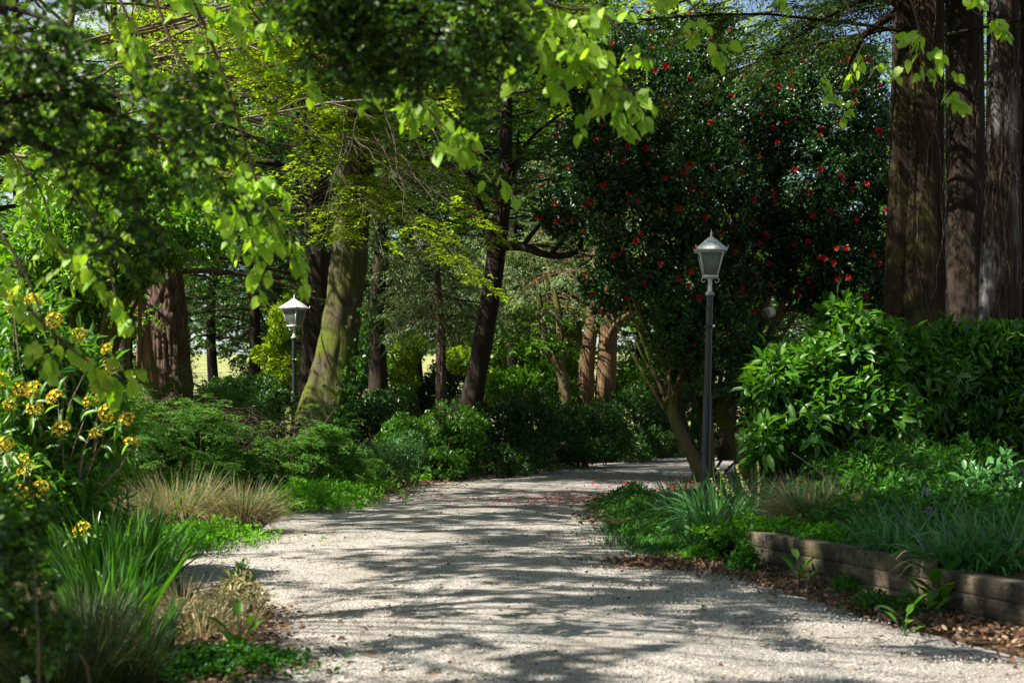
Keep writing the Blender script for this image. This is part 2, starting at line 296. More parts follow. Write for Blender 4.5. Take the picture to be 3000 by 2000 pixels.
def soilmat(name, meadow):
    m, nt, out = newmat(name); L = nt.links.new
    tc = nd(nt, 'ShaderNodeTexCoord'); n = nd(nt, 'ShaderNodeTexNoise', i_Scale=12.0, i_Detail=8.0, i_Roughness=.7); L(tc.outputs['Object'], n.inputs['Vector'])
    c = ramp(nt, n.outputs[0], [(.3, (.03, .02, .012)), (.55, (.085, .055, .03)), (.75, (.16, .10, .055))])
    if meadow:
        n2 = nd(nt, 'ShaderNodeTexNoise', i_Scale=.5, i_Detail=8.0, i_Roughness=.7); L(tc.outputs['Object'], n2.inputs['Vector'])
        gcol = ramp(nt, n2.outputs[0], [(.3, (.10, .13, .035)), (.5, (.19, .20, .075)), (.7, (.27, .25, .13))])
        s = nd(nt, 'ShaderNodeSeparateXYZ'); L(tc.outputs['Object'], s.inputs[0])
        mr = nd(nt, 'ShaderNodeMapRange'); mr.inputs[1].default_value = 50; mr.inputs[2].default_value = 58; L(s.outputs[1], mr.inputs[0])
        c = mixc(nt, mr.outputs[0], c, gcol)
    p = nd(nt, 'ShaderNodeBsdfPrincipled', i_Roughness=.95); p.inputs['Specular IOR Level'].default_value = .1; L(c, p.inputs['Base Color'])
    b = nd(nt, 'ShaderNodeBump', i_Strength=.8, i_Distance=.03); L(n.outputs[0], b.inputs['Height']); L(b.outputs[0], p.inputs['Normal']); L(p.outputs[0], out.inputs[0]); return m
M['ground'] = soilmat('woodland_soil_and_meadow', True)
M['soil'] = soilmat('bed_soil', False)

# ------------------------------------------------------------------ plant generators
def shell(rng, lobes, n, inner=.55, bias=2.0, zmin=.02, rough=.22, front=None):
    lobes = A(lobes, float); c, r = lobes[:, :3], lobes[:, 3:6]
    w = (r[:, 0]*r[:, 1]*r[:, 2])**.6667; P, O = [], []; got = 0
    while got < n:
        k = rng.choice(len(lobes), n*2, p=w/w.sum()); d = nrm(rng.normal(size=(n*2, 3)))
        f = inner+(1-inner)*rng.random(n*2)**(1/bias)
        f = f*(1-rough*.5+rough*(vn(d[:, 0]*3+k*7.3, d[:, 1]*3+d[:, 2]*2.1, 5)+.6*vn(d[:, 0]*8+k*3.1, d[:, 2]*8+d[:, 1]*5, 9)))
        p = c[k]+d*r[k]*f[:, None]
        ok = p[:, 2] > zmin
        for j in range(len(lobes)):
            q = np.linalg.norm((p-c[j])/r[j], axis=1); ok &= (q > inner*.95) | (k == j)
        if front is not None: ok &= (d[:, 1] < front) | (rng.random(n*2) < .3)
        o = nrm(d/r[k]); P.append(p[ok]); O.append(o[ok]); got += ok.sum()
    return np.concatenate(P)[:n], np.concatenate(O)[:n]
def whorls(mb, rng, P, O, k, L, W, shape, spread=.9, up=.35, droop=0., jit=.25):
    n = len(P); U = nrm(np.cross(O, UP)+rng.normal(size=(n, 3))*.3); V = np.cross(O, U)
    a = (np.arange(k)[None]*2.4+rng.random((n, 1))*6.28+rng.normal(size=(n, k))*.3)
    sp = spread*(.6+.7*rng.random((n, k)))
    D = O[:, None]*(1-.4*sp[..., None])+(U[:, None]*np.cos(a)[..., None]+V[:, None]*np.sin(a)[..., None])*sp[..., None]
    D = D+rng.normal(size=(n, k, 3))*jit; D[..., 2] += up*.4-droop
    N = nrm(O[:, None]*.6+UP*(.3+up)+rng.normal(size=(n, k, 3))*.35)
    s = (.5+.7*rng.random((n, k)))
    P2 = P[:, None]+D*.12*L+rng.normal(size=(n, k, 3))*L*.25
    leaves(mb, P2.reshape(-1, 3), D.reshape(-1, 3), N.reshape(-1, 3), (L*s).ravel(), (W*s).ravel(), shape)
def stems(mb, rng, base, lobes, r0=.03, per=1, sides=6):
    for l in lobes:
        for _ in range(per):
            e = A(l[:3])+rng.normal(size=3)*A(l[3:6])*.3; b = base+rng.normal(size=3)*A([.12, .12, 0]); b[2] = base[2]-.05
            mid = (b+e)/2+rng.normal(size=3)*.12*np.linalg.norm(e-b)*A([1, 1, .3])
            pts = spline([b, mid, e], 8); tube(mb, pts, np.linspace(r0, r0*.35, 8), sides)
def shrub(name, label, cat, base, lobes, n, k, L, W, mat, seed, shape='fold', group=None, stemmat='twig', r0=.03, inner=.5, per=2, **kw):
    rng = R(seed); t = thing(name, label, cat, base, group); lob0 = lobes; sub = kw.pop('sub', 5)
    if sub:                                # ragged outline: every lobe breaks up into smaller tufts
        out = []
        for l in A(lobes, float):
            for _ in range(sub): d = nrm(rng.normal(size=3)+A([0, -.25, .15])); out.append([*(l[:3]+d*l[3:6]*.6*(.7+.5*rng.random())), *(l[3:6]*(.40+.22*rng.random()))])
            out.append([*l[:3], *(l[3:6]*.62)])
        lobes = out
    mb = MB(); P, O = shell(rng, lobes, n, inner, zmin=base[2]+.03, rough=kw.pop('rough', .3)); whorls(mb, rng, P, O, k, L, W, shape, **kw); mb.build('foliage', M[mat], t)
    if per:
        mb = MB(); stems(mb, rng, A(base, float), lob0, r0, per); mb.build('stem', M[stemmat], t, True)['kind'] = 'stuff'
    return t, P, O
def plobes(rows):     # (px x, px y, Y, px rx, px ry, depth radius) -> lobes
    return [[*px(x, y, Y), rx*Y/F_, d, ry*Y/F_] for x, y, Y, rx, ry, d in rows]

def grow(rng, boughs, spacing, bl, m, tl, k, ll, lw, shape, planar=.75, droop=.15, tip=.55, hang=0., wood=None, leafmb=None, twr=.004, lat=1.0, twigwood=True, start=.15, clip=None, gap=True):
    """boughs -> branchlets -> twigs -> leaves, all at once"""
    O, D, L, S0 = [], [], [], []
    for b in boughs:
        seg = np.linalg.norm(np.diff(b, axis=0), axis=1); s = np.r_[0, np.cumsum(seg)]; n = max(3, int(s[-1]*(1-start)/spacing))
        u = s[-1]*(start+(1-start)*np.sort(rng.random(n))); u[-1] = s[-1]
        p = np.stack([np.interp(u, s, b[:, i]) for i in range(3)], 1)
        T = nrm(np.stack([np.interp(u, s, np.gradient(b[:, i])) for i in range(3)], 1))
        side = nrm(np.cross(T, UP)+1e-5)*np.where(np.arange(n) % 2, 1, -1)[:, None]
        rad = rng.normal(size=(n, 3))*(1-planar)*.9
        d = nrm(T*(.55+.5*rng.random((n, 1)))+side*lat*(.5+.6*rng.random((n, 1)))+rad); d[-1] = T[-1]
        f = u/s[-1]; O.append(p); D.append(d); L.append(bl*(1-(1-tip)*f)*(.6+.7*rng.random(n)))
    O, D, L = np.concatenate(O), np.concatenate(D), np.concatenate(L); n = len(O)
    def at(t): 
        q = O[:, None]+D[:, None]*(L[:, None]*t)[..., None]; q[..., 2] -= droop*L[:, None]*t**2; return q
    if wood is not None:
        e = np.zeros((n, 1)); prisms(wood, O, at(e+.5)[:, 0], at(e+1)[:, 0], np.maximum(twr*2.2, .0035*L), twr)
    t = (np.arange(m)[None]+.5+rng.normal(size=(n, m))*.25)/m; t = np.clip(.12+.9*t, 0, 1)
    P = at(t); sd = nrm(np.cross(D, UP)+1e-5)
    Td = D.copy(); Td = np.repeat(Td[:, None], m, 1); Td[..., 2] -= 2*droop*t
    sg = np.where((np.arange(m) % 2)[None] > 0, 1., -1.)+rng.normal(size=(n, m))*.25
    td = nrm(Td*.7+sd[:, None]*sg[..., None]*.8+rng.normal(size=(n, m, 3))*(1-planar)*.8); td[..., 2] -= hang
    td = nrm(td); l2 = tl*(1.05-.5*t)*(.6+.7*rng.random((n, m)))
    P, td, l2 = P.reshape(-1, 3), td.reshape(-1, 3), l2.ravel()
    if True:
        ok = gapclip(P) if gap else np.ones(len(P), bool)
        for c_ in (clip if isinstance(clip, tuple) else (clip,)):
            if c_ is not None: ok &= c_(P)
        P, td, l2 = P[ok], td[ok], l2[ok]
    if wood is not None and twigwood:
        e2 = P+td*l2[:, None]; prisms(wood, P, (P+e2)/2, e2, twr*.8, twr*.4)
    N = len(P); u = (np.arange(k)[None]+.6+rng.normal(size=(N, k))*.2)/k
    Q = P[:, None]+td[:, None]*(l2[:, None]*u)[..., None]
    s2 = nrm(np.cross(td, UP)+1e-5); sg = np.where((np.arange(k) % 2)[None] > 0, 1., -1.)
    ld = td[:, None]*.65+s2[:, None]*(sg*.85)[..., None]+rng.normal(size=(N, k, 3))*.28; ld[..., 2] -= hang*1.4
    nn = nrm(UP*(.55+planar*.7)+rng.normal(size=(N, k, 3))*(.75-.4*planar)+s2[:, None]*(sg*hang*.7)[..., None])
    sz = (.6+.6*rng.random((N, k)))
    Q, ld, nn, sz = Q.reshape(-1, 3), ld.reshape(-1, 3), nn.reshape(-1, 3), sz.ravel(); ok = gapclip(Q+nrm(ld)*ll*.5) if gap else np.ones(len(Q), bool)
    for c_ in (clip if isinstance(clip, tuple) else (clip,)):
        if c_ is not None: ok &= c_(Q+nrm(ld)*ll*.5)
    leaves(leafmb, Q[ok], ld[ok], nn[ok], ll*sz[ok], lw*sz[ok], shape)
def bough(rng, p0, d, length, sag=.15, rise=0., n=9, wob=.06):
    d = nrm(A(d, float)); t = np.linspace(0, 1, n); p = A(p0)+d*(length*t)[:, None]
    p[:, 2] += rise*length*t-sag*length*t**2
    w = np.cumsum(rng.normal(size=(n, 3))*wob*length/n*2, 0)*t[:, None]
    return p+w
def trunkdisp(seed, amp, fu, fv, sides, buttress=0, rise=.8):
    def f(a, s, rad):
        u = a/(2*math.pi)*fu
        d = np.zeros((len(s), len(a)))
        for o, (k, g) in enumerate(((1, 1.), (2, .5))):
            uu, vv = np.meshgrid(u*k+0*.1, s*fv*k, indexing='xy')
            w = vn(uu+1.5*vn(uu*.5, vv*.7, seed+3, max(1, int(fu*k*.5)))*0, vv, seed+o, int(fu*k)); d += g*(np.abs(w-.5)*2)
        d = (d/1.5-.4)*amp
        big, vb = np.meshgrid(a/(2*math.pi)*6, s*.6, indexing='xy'); d += (vn(big, vb, seed+8, 6)-.5)*amp*.9
        if buttress: d += buttress*np.exp(-s/rise)[:, None]*(.5+.9*np.maximum(0, np.cos(a*5+seed)))[None]
        return d*rad[:, None]
    return f
def trunk(mb, pts, radii, sides=40, step=.12, amp=.12, fu=14, fv=1.4, seed=1, buttress=.35, rise=.8):
    pts = np.asarray(pts, float); n = max(12, int(np.linalg.norm(np.diff(pts, axis=0), axis=1).sum()/step))
    P = spline(pts, n); r = np.interp(np.linspace(0, 1, n), np.linspace(0, 1, len(radii)), radii)
    tube(mb, P, r, sides, trunkdisp(seed, amp, fu, fv, sides, buttress, rise))
    return P, r
def crown_boughs(rng, axis, z0, z1, nb, rmax, prof=None, sag=.1, rise=.25, center=None, dirw=None):
    out = []
    for i in range(nb):
        f = (i+.5)/nb+rng.normal()*.03; f = min(max(f, 0), 1); z = z0+(z1-z0)*f
        p = A([np.interp(z, axis[:, 2], axis[:, 0]), np.interp(z, axis[:, 2], axis[:, 1]), z])
        a = i*2.39996+rng.normal()*.3
        if dirw is not None and rng.random() < .5: a = dirw+rng.normal()*.8
        r = rmax*(prof(f) if prof else math.sqrt(max(.05, 1-(1.6*f-.55)**2)))*(.75+.4*rng.random())
        out.append(bough(rng, p, [math.cos(a), math.sin(a), 0], r, sag, rise))
    return out
def tree(name, label, cat, base, H, r0, z0, rmax, nb, leafmat_, seed, bark='darkbark', ll=.12, lw=.07, shape='flat', spacing=.5, bl=1.4, m=7, tl=.5, k=6, planar=.4, droop=.15, hang=0., rise=.25, sag=.12, lean=(0, 0), prof=None, group=None, sides=14, twigwood=False, clip=None, dirw=None, wob=.25, woodtwr=.006):
    rng = R(seed); base = A(base, float); t = thing(name, label, cat, base, group)
    ax = spline([base+A([0, 0, -.1]), base+A([lean[0]*.3+rng.normal()*wob, lean[1]*.3+rng.normal()*wob, H*.35]), base+A([lean[0]*.7+rng.normal()*wob, lean[1]*.7, H*.7]), base+A([lean[0], lean[1], H])], 24)
    mb = MB(); rr = r0*(1-.85*np.linspace(0, 1, 24)**1.2); P, r = trunk(mb, ax, rr, sides, .3, .16, 9, .8, seed, .4)
    bs = crown_boughs(rng, ax, base[2]+z0, base[2]+H*.96, nb, rmax, prof, sag, rise, dirw=dirw)
    for b in bs: tube(mb, b, np.linspace(r0*.28, .012, len(b)), 5, cap=False)
    lf = MB(); grow(rng, bs, spacing, bl, m, tl, k, ll, lw, shape, planar, droop, hang=hang, wood=mb, leafmb=lf, twigwood=twigwood, clip=clip, twr=woodtwr)
    mb.build('trunk', M[bark], t, True); lf.build('crown', M[leafmat_], t)
    return t
def clump(mb, rng, n, base, spread, L, W, lean, droop, seg=5, jitL=.35):
    a = rng.random(n)*6.283; r = np.sqrt(rng.random(n))*spread
    P = A(base)+np.stack([np.cos(a)*r, np.sin(a)*r, np.zeros(n)], 1)
    ln = lean*(.2+1.*rng.random(n)); D = np.stack([np.cos(a+rng.normal(size=n)*.5)*ln, np.sin(a+rng.normal(size=n)*.5)*ln, np.ones(n)], 1)
    s = np.cross(nrm(D), UP)+rng.normal(size=(n, 3))*.4
    blades(mb, P, D, L*(1-jitL+jitL*1.6*rng.random(n)), W*(.7+.6*rng.random(n)), droop*(.3+1.2*rng.random(n)), seg, s)

# ================================================================== THE SETTING
PL = A([[-1.0,-14],[-1.0,0],[-1.08,5.5],[-1.25,6.6],[-1.62,8.2],[-2.25,10],[-2.45,12.6],[-2.45,15],[-2.25,17.4],[-1.95,21.9],[-1.35,24.5],[.1,28.7],[2.7,37.2],[5.1,42.5],[8.5,46.5],[16,50]])
PR = A([[3.4,-14],[2.6,0],[2.25,5.0],[1.75,7.4],[1.36,9.5],[1.11,11.6],[.85,13.9],[1.0,17.4],[1.6,19.6],[2.6,24.5],[3.9,28.7],[6.0,33.5],[8.5,37.5],[11,40.5],[15,43.5],[20,45]])
def pathside(x, y):        # metres outside the gravel, 0 on it
    l = np.interp(y, PL[:, 1], PL[:, 0]); r = np.interp(y, PR[:, 1], PR[:, 0]); return np.maximum(0, np.maximum(l-x, x-r))
def gh(x, y):
    x = np.asarray(x, float); y = np.asarray(y, float); d = np.clip(pathside(x, y)/1.2, 0, 1)
    z = -.03+d*.04+d*.10*(vn(x*.5, y*.5, 3)-.4)*np.clip(1-(y-40)/20, 0, 1)
    return z+7.5*np.clip((y-48)/85, 0, 1)**1.15*1.0
def ground():
    xs = np.unique(np.r_[np.linspace(-12, 14, 131), np.linspace(-120, 120, 61), np.linspace(-900, 900, 31)])
    ys = np.unique(np.r_[np.linspace(-4, 50, 181), np.linspace(-60, 160, 56), np.linspace(-600, 1400, 41)])
    X, Y = np.meshgrid(xs, ys); Z = gh(X, Y); nx, ny = len(xs), len(ys)
    i = np.arange(ny-1)[:, None]*nx+np.arange(nx-1)[None]
    f = np.stack([i, i+1, i+nx+1, i+nx], -1).reshape(-1, 4)
    tag(MB().add(np.stack([X, Y, Z], -1), f).build('ground', M['ground'], None, True), kind='structure')
def gravel_path():
    n = 220; l, r = spline(np.c_[PL, PL[:, :1]*0], n), spline(np.c_[PR, PR[:, :1]*0], n)
    u = np.linspace(-.09, 1.09, 33); V = l[:, None]+(r-l)[:, None]*u[None, :, None]
    e = np.abs(u-.5)*2
    V[..., 2] = .012+.018*(vn(V[..., 0]*1.6, V[..., 1]*1.6, 4)-.5)-.03*np.maximum(0, e-1)[None]/.18*1.2+.015*np.cos(e*2.5)[None]
    uv = np.stack([np.broadcast_to(e, V.shape[:2]), np.zeros(V.shape[:2])], -1).reshape(-1, 2)
    m = len(u); i = np.arange(n-1)[:, None]*m+np.arange(m-1)[None]
    f = np.stack([i, i+1, i+m+1, i+m], -1).reshape(-1, 4)
    tag(MB().add(V, f).build('gravel_path', M['gravel'], None, True, uv=uv), kind='structure')
ground(); gravel_path()

WA, WB, WC = A([1.61, 9.8]), A([2.26, 7.55]), A([3.15, 4.4])
def bed():
    wd = nrm(WC-WA); back = A([-wd[1], wd[0]]); n, m = 40, 40
    v = np.linspace(-1.2, 7, n); u = np.r_[np.linspace(.02, 1, 12), np.linspace(1.2, 9, m-12)]
    base = WA+wd*v[:, None]; V = np.zeros((n, m, 3)); V[..., :2] = base[:, None]+back*u[None, :, None]
    s = np.clip((v+1.0)/1.05, 0, 1)
    V[..., 2] = .225*s[:, None]*np.ones(m)+.05*(vn(V[..., 0]*2, V[..., 1]*2, 6)-.5)-.06*(1-s)[:, None]; V[:, :3, 2] = np.minimum(V[:, :3, 2], .215)
    V[:, -1, 2] = -.2
    i = np.arange(n-1)[:, None]*m+np.arange(m-1)[None]
    f = np.stack([i, i+1, i+m+1, i+m], -1).reshape(-1, 4)
    tag(MB().add(V, f).build('flower_bed_soil', M['soil'], None, True), kind='structure')
bed()
def board(parent, a, b, z, h, th, seed, name='board'):
    rng = R(seed); a, b = A(a, float), A(b, float); d = nrm(b-a); o = A([d[1], -d[0]])   # o: outward, towards the path
    if o[0] > 0: o = -o
    n = 40; t = np.linspace(0, 1, n); e = .005
    prof = A([[0, e], [0, h-e], [e*.8, h], [th-e, h], [th, h-e], [th, e], [th-e, 0], [e, 0]])
    V = np.zeros((n, 8, 3)); c = a+(b-a)*t[:, None]
    w = (vn(t*9+seed*3.1, t*0+seed, 2)-.5)*.006
    for k, (q, zz) in enumerate(prof):
        j = (vn(t*40+k*7, t*0+seed*1.7, 4)-.5)*.005
        V[:, k, :2] = c-o*(q+w+j)[:, None]; V[:, k, 2] = z+zz+w*.4+j*.6
    i = np.arange(n-1)[:, None]*8; k = np.arange(8)[None]; k1 = (k+1) % 8
    f = np.stack([i+k, i+k1, i+8+k1, i+8+k], -1).reshape(-1, 4)
    mb = MB().add(V, [f, A([list(range(8))]), A([list(range((n-1)*8+7, (n-1)*8-1, -1))])])
    return mb.build(name, M['timber'], parent)
t = thing('timber_wall', 'mossy stacked timber edging from its square end to the gap in the boards', 'retaining wall', (*WA, 0), 'timber retaining walls beside the path')
for k in range(3): board(t, WA, WB, -.03+k*.098, .0955, .12, 3+k)
WE = WA+A([.50, .22])
for k in range(3): board(t, WA+A([.135, .04]), WE, -.028+k*.098, .094, .10, 13+k, 'end_board')
o2 = A([-.05, -.015])
t = thing('timber_wall', 'cleaner brown stacked timber edging, the lower stretch beyond the board gap', 'retaining wall', (*(WB+o2), 0), 'timber retaining walls beside the path')
for k in range(3): board(t, WB+o2+nrm(WC-WB)*.02, WC+o2, -.055+k*.097, .0945, .13, 23+k)

def scatter_flat(name, mat, n, fn, size, seed, z=.02, shape='oval', curl=.5, zf=None):
    rng = R(seed); P = fn(rng, n); n = len(P); Z = (zf(P[:, 0], P[:, 1]) if zf else np.full(n, z))
    P3 = np.c_[P, Z+rng.random(n)*.018]; a = rng.random(n)*6.283
    D = np.stack([np.cos(a), np.sin(a), rng.normal(size=n)*curl*.5], 1); N = nrm(UP+rng.normal(size=(n, 3))*curl)
    s = size*(.5+.9*rng.random(n)); mb = MB(); leaves(mb, P3, D, N, s, s*(.35+.3*rng.random(n)), shape)
    return tag(mb.build(name, M[mat]), kind='stuff')
def along(line, spread, bias=0.):
    L = A(line, float)
    def f(rng, n):
        u = rng.random(n)*(len(L)-1); i = u.astype(int); p = L[i]+(L[i+1]-L[i])*(u-i)[:, None]
        return p+rng.normal(size=(n, 2))*spread*(.3+rng.random((n, 1)))+A([bias, 0])
    return f
wl = lambda x, y: np.where(pathside(x, y) > .0, np.maximum(gh(x, y), 0)+.012, .024)
scatter_flat('leaf_litter', 'litter', 11000, along([WA+A([-.75, .25]), WA+A([-.1, -.1]), WB+A([-.16, -.1]), WC+A([-.25, -.1])], .17), .037, 31, zf=wl, curl=1.1)
scatter_flat('leaf_litter', 'litter', 4000, along([[-1.15, 5.2], [-1.3, 6.6], [-1.55, 7.6]], .16), .042, 32, zf=wl)
scatter_flat('leaf_litter', 'litter', 3800, along([[-2.1, 17.6], [-2.0, 21.5], [-1.5, 24.2], [0, 28.6], [1.5, 33]], .45), .06, 33, zf=wl)
scatter_flat('leaf_litter', 'litter', 1300, along([[.9, 14], [1.2, 17], [1.6, 19.5], [1.3, 11.2]], .25), .055, 34, zf=wl)
scatter_flat('leaf_litter', 'litter', 3600, lambda r, n: np.c_[r.random(n)*4.6-2.2, 5+r.random(n)**1.5*18], .026, 35, zf=wl)
scatter_flat('petals', 'petal', 1000, lambda r, n: np.c_[r.normal(size=n)*.75+.95, 18.1+r.normal(size=n)*.8], .034, 36, zf=wl)
scatter_flat('petals', 'petal', 250, lambda r, n: np.c_[1.2+r.random(n)*2.6, 20.5+r.random(n)*7], .05, 37, zf=wl)
def pebbles():
    rng = R(41); n = 34000; Y = 4.6+rng.random(n)**1.6*9; l = np.interp(Y, PL[:, 1], PL[:, 0]); r = np.interp(Y, PR[:, 1], PR[:, 0]); X = l+(r-l)*rng.random(n)
    T = A([[1,0,0],[0,1,0],[-1,0,0],[0,-1,0],[0,0,1],[0,0,-1.]]); f = A([[0,1,4],[1,2,4],[2,3,4],[3,0,4],[1,0,5],[2,1,5],[3,2,5],[0,3,5]])
    s = (.0022+.0042*rng.random(n)**2)[:, None, None]*(.6+.8*rng.random((n, 6, 1))); a = rng.random(n)*6.28; ca, sa = np.cos(a)[:, None], np.sin(a)[:, None]
    q = T[None]*A([1.2, .9, .75])*s; V = np.stack([q[..., 0]*ca-q[..., 1]*sa+X[:, None], q[..., 0]*sa+q[..., 1]*ca+Y[:, None], q[..., 2]+.028], -1)
    m, nt, out = newmat('pebble_stone'); g = nd(nt, 'ShaderNodeNewGeometry'); c = ramp(nt, g.outputs['Random Per Island'], [(0, (.15, .13, .105)), (.4, (.33, .295, .25)), (.8, (.45, .41, .36)), (1, (.52, .49, .45))])
    p = nd(nt, 'ShaderNodeBsdfPrincipled', i_Roughness=.85); nt.links.new(c, p.inputs['Base Color']); nt.links.new(p.outputs[0], out.inputs[0])
    tag(MB().add(V.reshape(-1, 3), (f[None]+(np.arange(n)*6)[:, None, None]).reshape(-1, 3)).build('gravel_pebbles', m), kind='stuff')
pebbles()
def sticks():
    rg = R(45); n = 420; Y = 4.8+rg.random(n)**1.4*19; l = np.interp(Y, PL[:, 1], PL[:, 0])-.3; r = np.interp(Y, PR[:, 1], PR[:, 0])+.3; u = rg.random(n); u = np.where(rg.random(n) < .55, np.where(u < .5, u**2*1.2, 1-(1-u)**2*1.2), u)
    p = np.c_[l+(r-l)*u, Y, np.full(n, .034)]; a = rg.random(n)*6.28; d = np.c_[np.cos(a), np.sin(a), rg.random(n)*.12]*(.02+.10*rg.random((n, 1))**2)
    mb = MB(); prisms(mb, p-d, p+rg.normal(size=(n, 3))*A([.008, .008, .003]), p+d, .0022, .0013); tag(mb.build('fallen_twigs', M['twig']), kind='stuff')
sticks()

# ================================================================== LAMPS
def sq(h, z, ox=0, oy=0): return A([[-h+ox, -h+oy, z], [h+ox, -h+oy, z], [h+ox, h+oy, z], [-h+ox, h+oy, z]])
def box4(mb, b, t):
    mb.add(np.vstack([b, t]), A([[0,1,5,4],[1,2,6,5],[2,3,7,6],[3,0,4,7],[4,5,6,7],[3,2,1,0]]))
def make_lamp(loc, label):
    t = thing('street_lamp', label, 'street lamp', (0, 0, 0), 'lantern lamp posts beside the path')
    def lathe(name, prof, mat, parent=t, s=20):
        p = A(prof, float); return tube(MB(), np.c_[p[:, 1]*0, p[:, 1]*0, p[:, 1]], p[:, 0], s).build(name, M[mat], parent, True)
    lathe('post', [(.105, -.1), (.105, .0), (.075, .04), (.066, .1), (.062, 1.42), (.060, 1.43), (.052, 1.46), (.050, 2.42), (.049, 2.86), (.049, 2.88)], 'post')
    lathe('collar', [(.05, 2.862), (.066, 2.864), (.07, 2.885), (.066, 2.915), (.052, 2.92), (.035, 2.93)], 'collar')
    lathe('joint_ring', [(.054, 2.40), (.064, 2.405), (.064, 2.435), (.052, 2.44)], 'post')
    mb = MB(); tube(mb, [[.05, -.02, 2.42], [.085, -.03, 2.425]], .02, 8); mb.build('knob', M['lampwhite'], t)
    lathe('neck', [(.04, 2.925), (.036, 2.95), (.030, 3.02), (.032, 3.08), (.05, 3.118), (.05, 3.125)], 'lampwhite')
    fr = MB(); zb, zt, hb, ht = 3.13, 3.50, .102, .178
    box4(fr, sq(hb+.012, zb-.01), sq(hb+.014, zb+.022)); 
    for sx, sy in ((-1,-1),(1,-1),(1,1),(-1,1)):
        b = sq(.0105, zb+.0225, sx*hb, sy*hb); q = sq(.0105, zt-.0005, sx*ht, sy*ht); box4(fr, b, q)
    for k in range(4):       # top rails
        a = k*math.pi/2; ca, sa = math.cos(a), math.sin(a)
        pts = A([[-ht+.011, -ht-.008, zt-.024], [ht-.011, -ht-.008, zt-.024], [ht-.011, -ht+.008, zt-.024], [-ht+.011, -ht+.008, zt-.024]])
        rot = lambda p: np.c_[p[:, 0]*ca-p[:, 1]*sa, p[:, 0]*sa+p[:, 1]*ca, p[:, 2]]
        box4(fr, rot(pts), rot(pts+A([0, 0, .0225])))
    fr.build('lantern_frame', M['lampwhite'], t)
    for k in range(4):
        a = k*math.pi/2; ca, sa = math.cos(a), math.sin(a); g = .011
        q = A([[-hb+g, -hb, zb+.0235], [hb-g, -hb, zb+.0235], [ht-g, -ht, zt-.026], [-ht+g, -ht, zt-.026]]); q2 = q+A([0, .004, 0])
        mb = MB(); rot = lambda p: np.c_[p[:, 0]*ca-p[:, 1]*sa, p[:, 0]*sa+p[:, 1]*ca, p[:, 2]]
        mb.add(np.vstack([rot(q), rot(q2)]), A([[0,1,2,3],[7,6,5,4],[0,4,5,1],[1,5,6,2],[2,6,7,3],[3,7,4,0]])); mb.build('pane', M['pane'], t)
    rf = MB(); h = .232; rings = [sq(h-.03, zt+.001), sq(h, zt+.001), sq(h, zt+.022), sq(h*.98, zt+.03), sq(h*.55, zt+.125), sq(h*.16, zt+.205), sq(.02, zt+.222)]
    V = np.vstack(rings); f = [[4*r+k, 4*r+(k+1) % 4, 4*r+4+(k+1) % 4, 4*r+4+k] for r in range(len(rings)-1) for k in range(4)]
    f += [[3, 2, 1, 0]]; L = 4*(len(rings)-1); f += [[L, L+1, L+2, L+3]]
    roof = rf.add(V, A(f)).build('roof', M['lampwhite'], t)
    for sx, sy in ((-1,-1),(1,-1),(1,1),(-1,1)):
        mb = MB(); tube(mb, [[sx*(h-.006), sy*(h-.006), zt+.029], [sx*(h+.004), sy*(h+.004), zt+.052], [sx*(h+.01), sy*(h+.01), zt+.075]], [.011, .008, .004], 6); mb.build('corner_finial', M['lampwhite'], roof)
    p = A([(.02, zt+.2225), (.012, zt+.24), (.021, zt+.262), (.012, zt+.28), (.004, zt+.31), (.002, zt+.33)])
    tube(MB(), np.c_[p[:, 1]*0, p[:, 1]*0, p[:, 1]], p[:, 0], 10).build('finial', M['lampwhite'], roof, True)
    for s in (-1, 1):
        a = np.linspace(0, 4.6, 22); r = .045-.006*a
        pts = np.c_[s*(.04+.035+.02+r*np.sin(a)*1.0), 0*a, 3.085-.0+r*np.cos(a)]; pts = np.vstack([[s*.035, 0, 3.118], [s*.07, 0, 3.128], pts])
        tube(MB(), pts, .0065, 6).build('scroll', M['lampwhite'], t, True)
    p = A([(.012, 3.16), (.02, 3.2), (.045, 3.28), (.05, 3.33), (.035, 3.39), (.02, 3.42)])
    tube(MB(), np.c_[p[:, 1]*0, p[:, 1]*0, p[:, 1]], p[:, 0], 12).build('bulb', M['white'], t, True)
    return t
lampR = make_lamp(None, 'lamp post with a grey shaded lantern in front of the red flowering camellia')
lampR.location = (gx(2065, 20.3), 20.3, 0); lampR.scale = (.95, .95, .985); lampR.rotation_euler = (0, math.radians(1.4), math.radians(-4))
lampL = dup(lampR, (gx(862, 28.5), 28.5, 0), math.radians(-27), .94, 'lamp post with a sunlit white lantern beside the leaning mossy trunk')

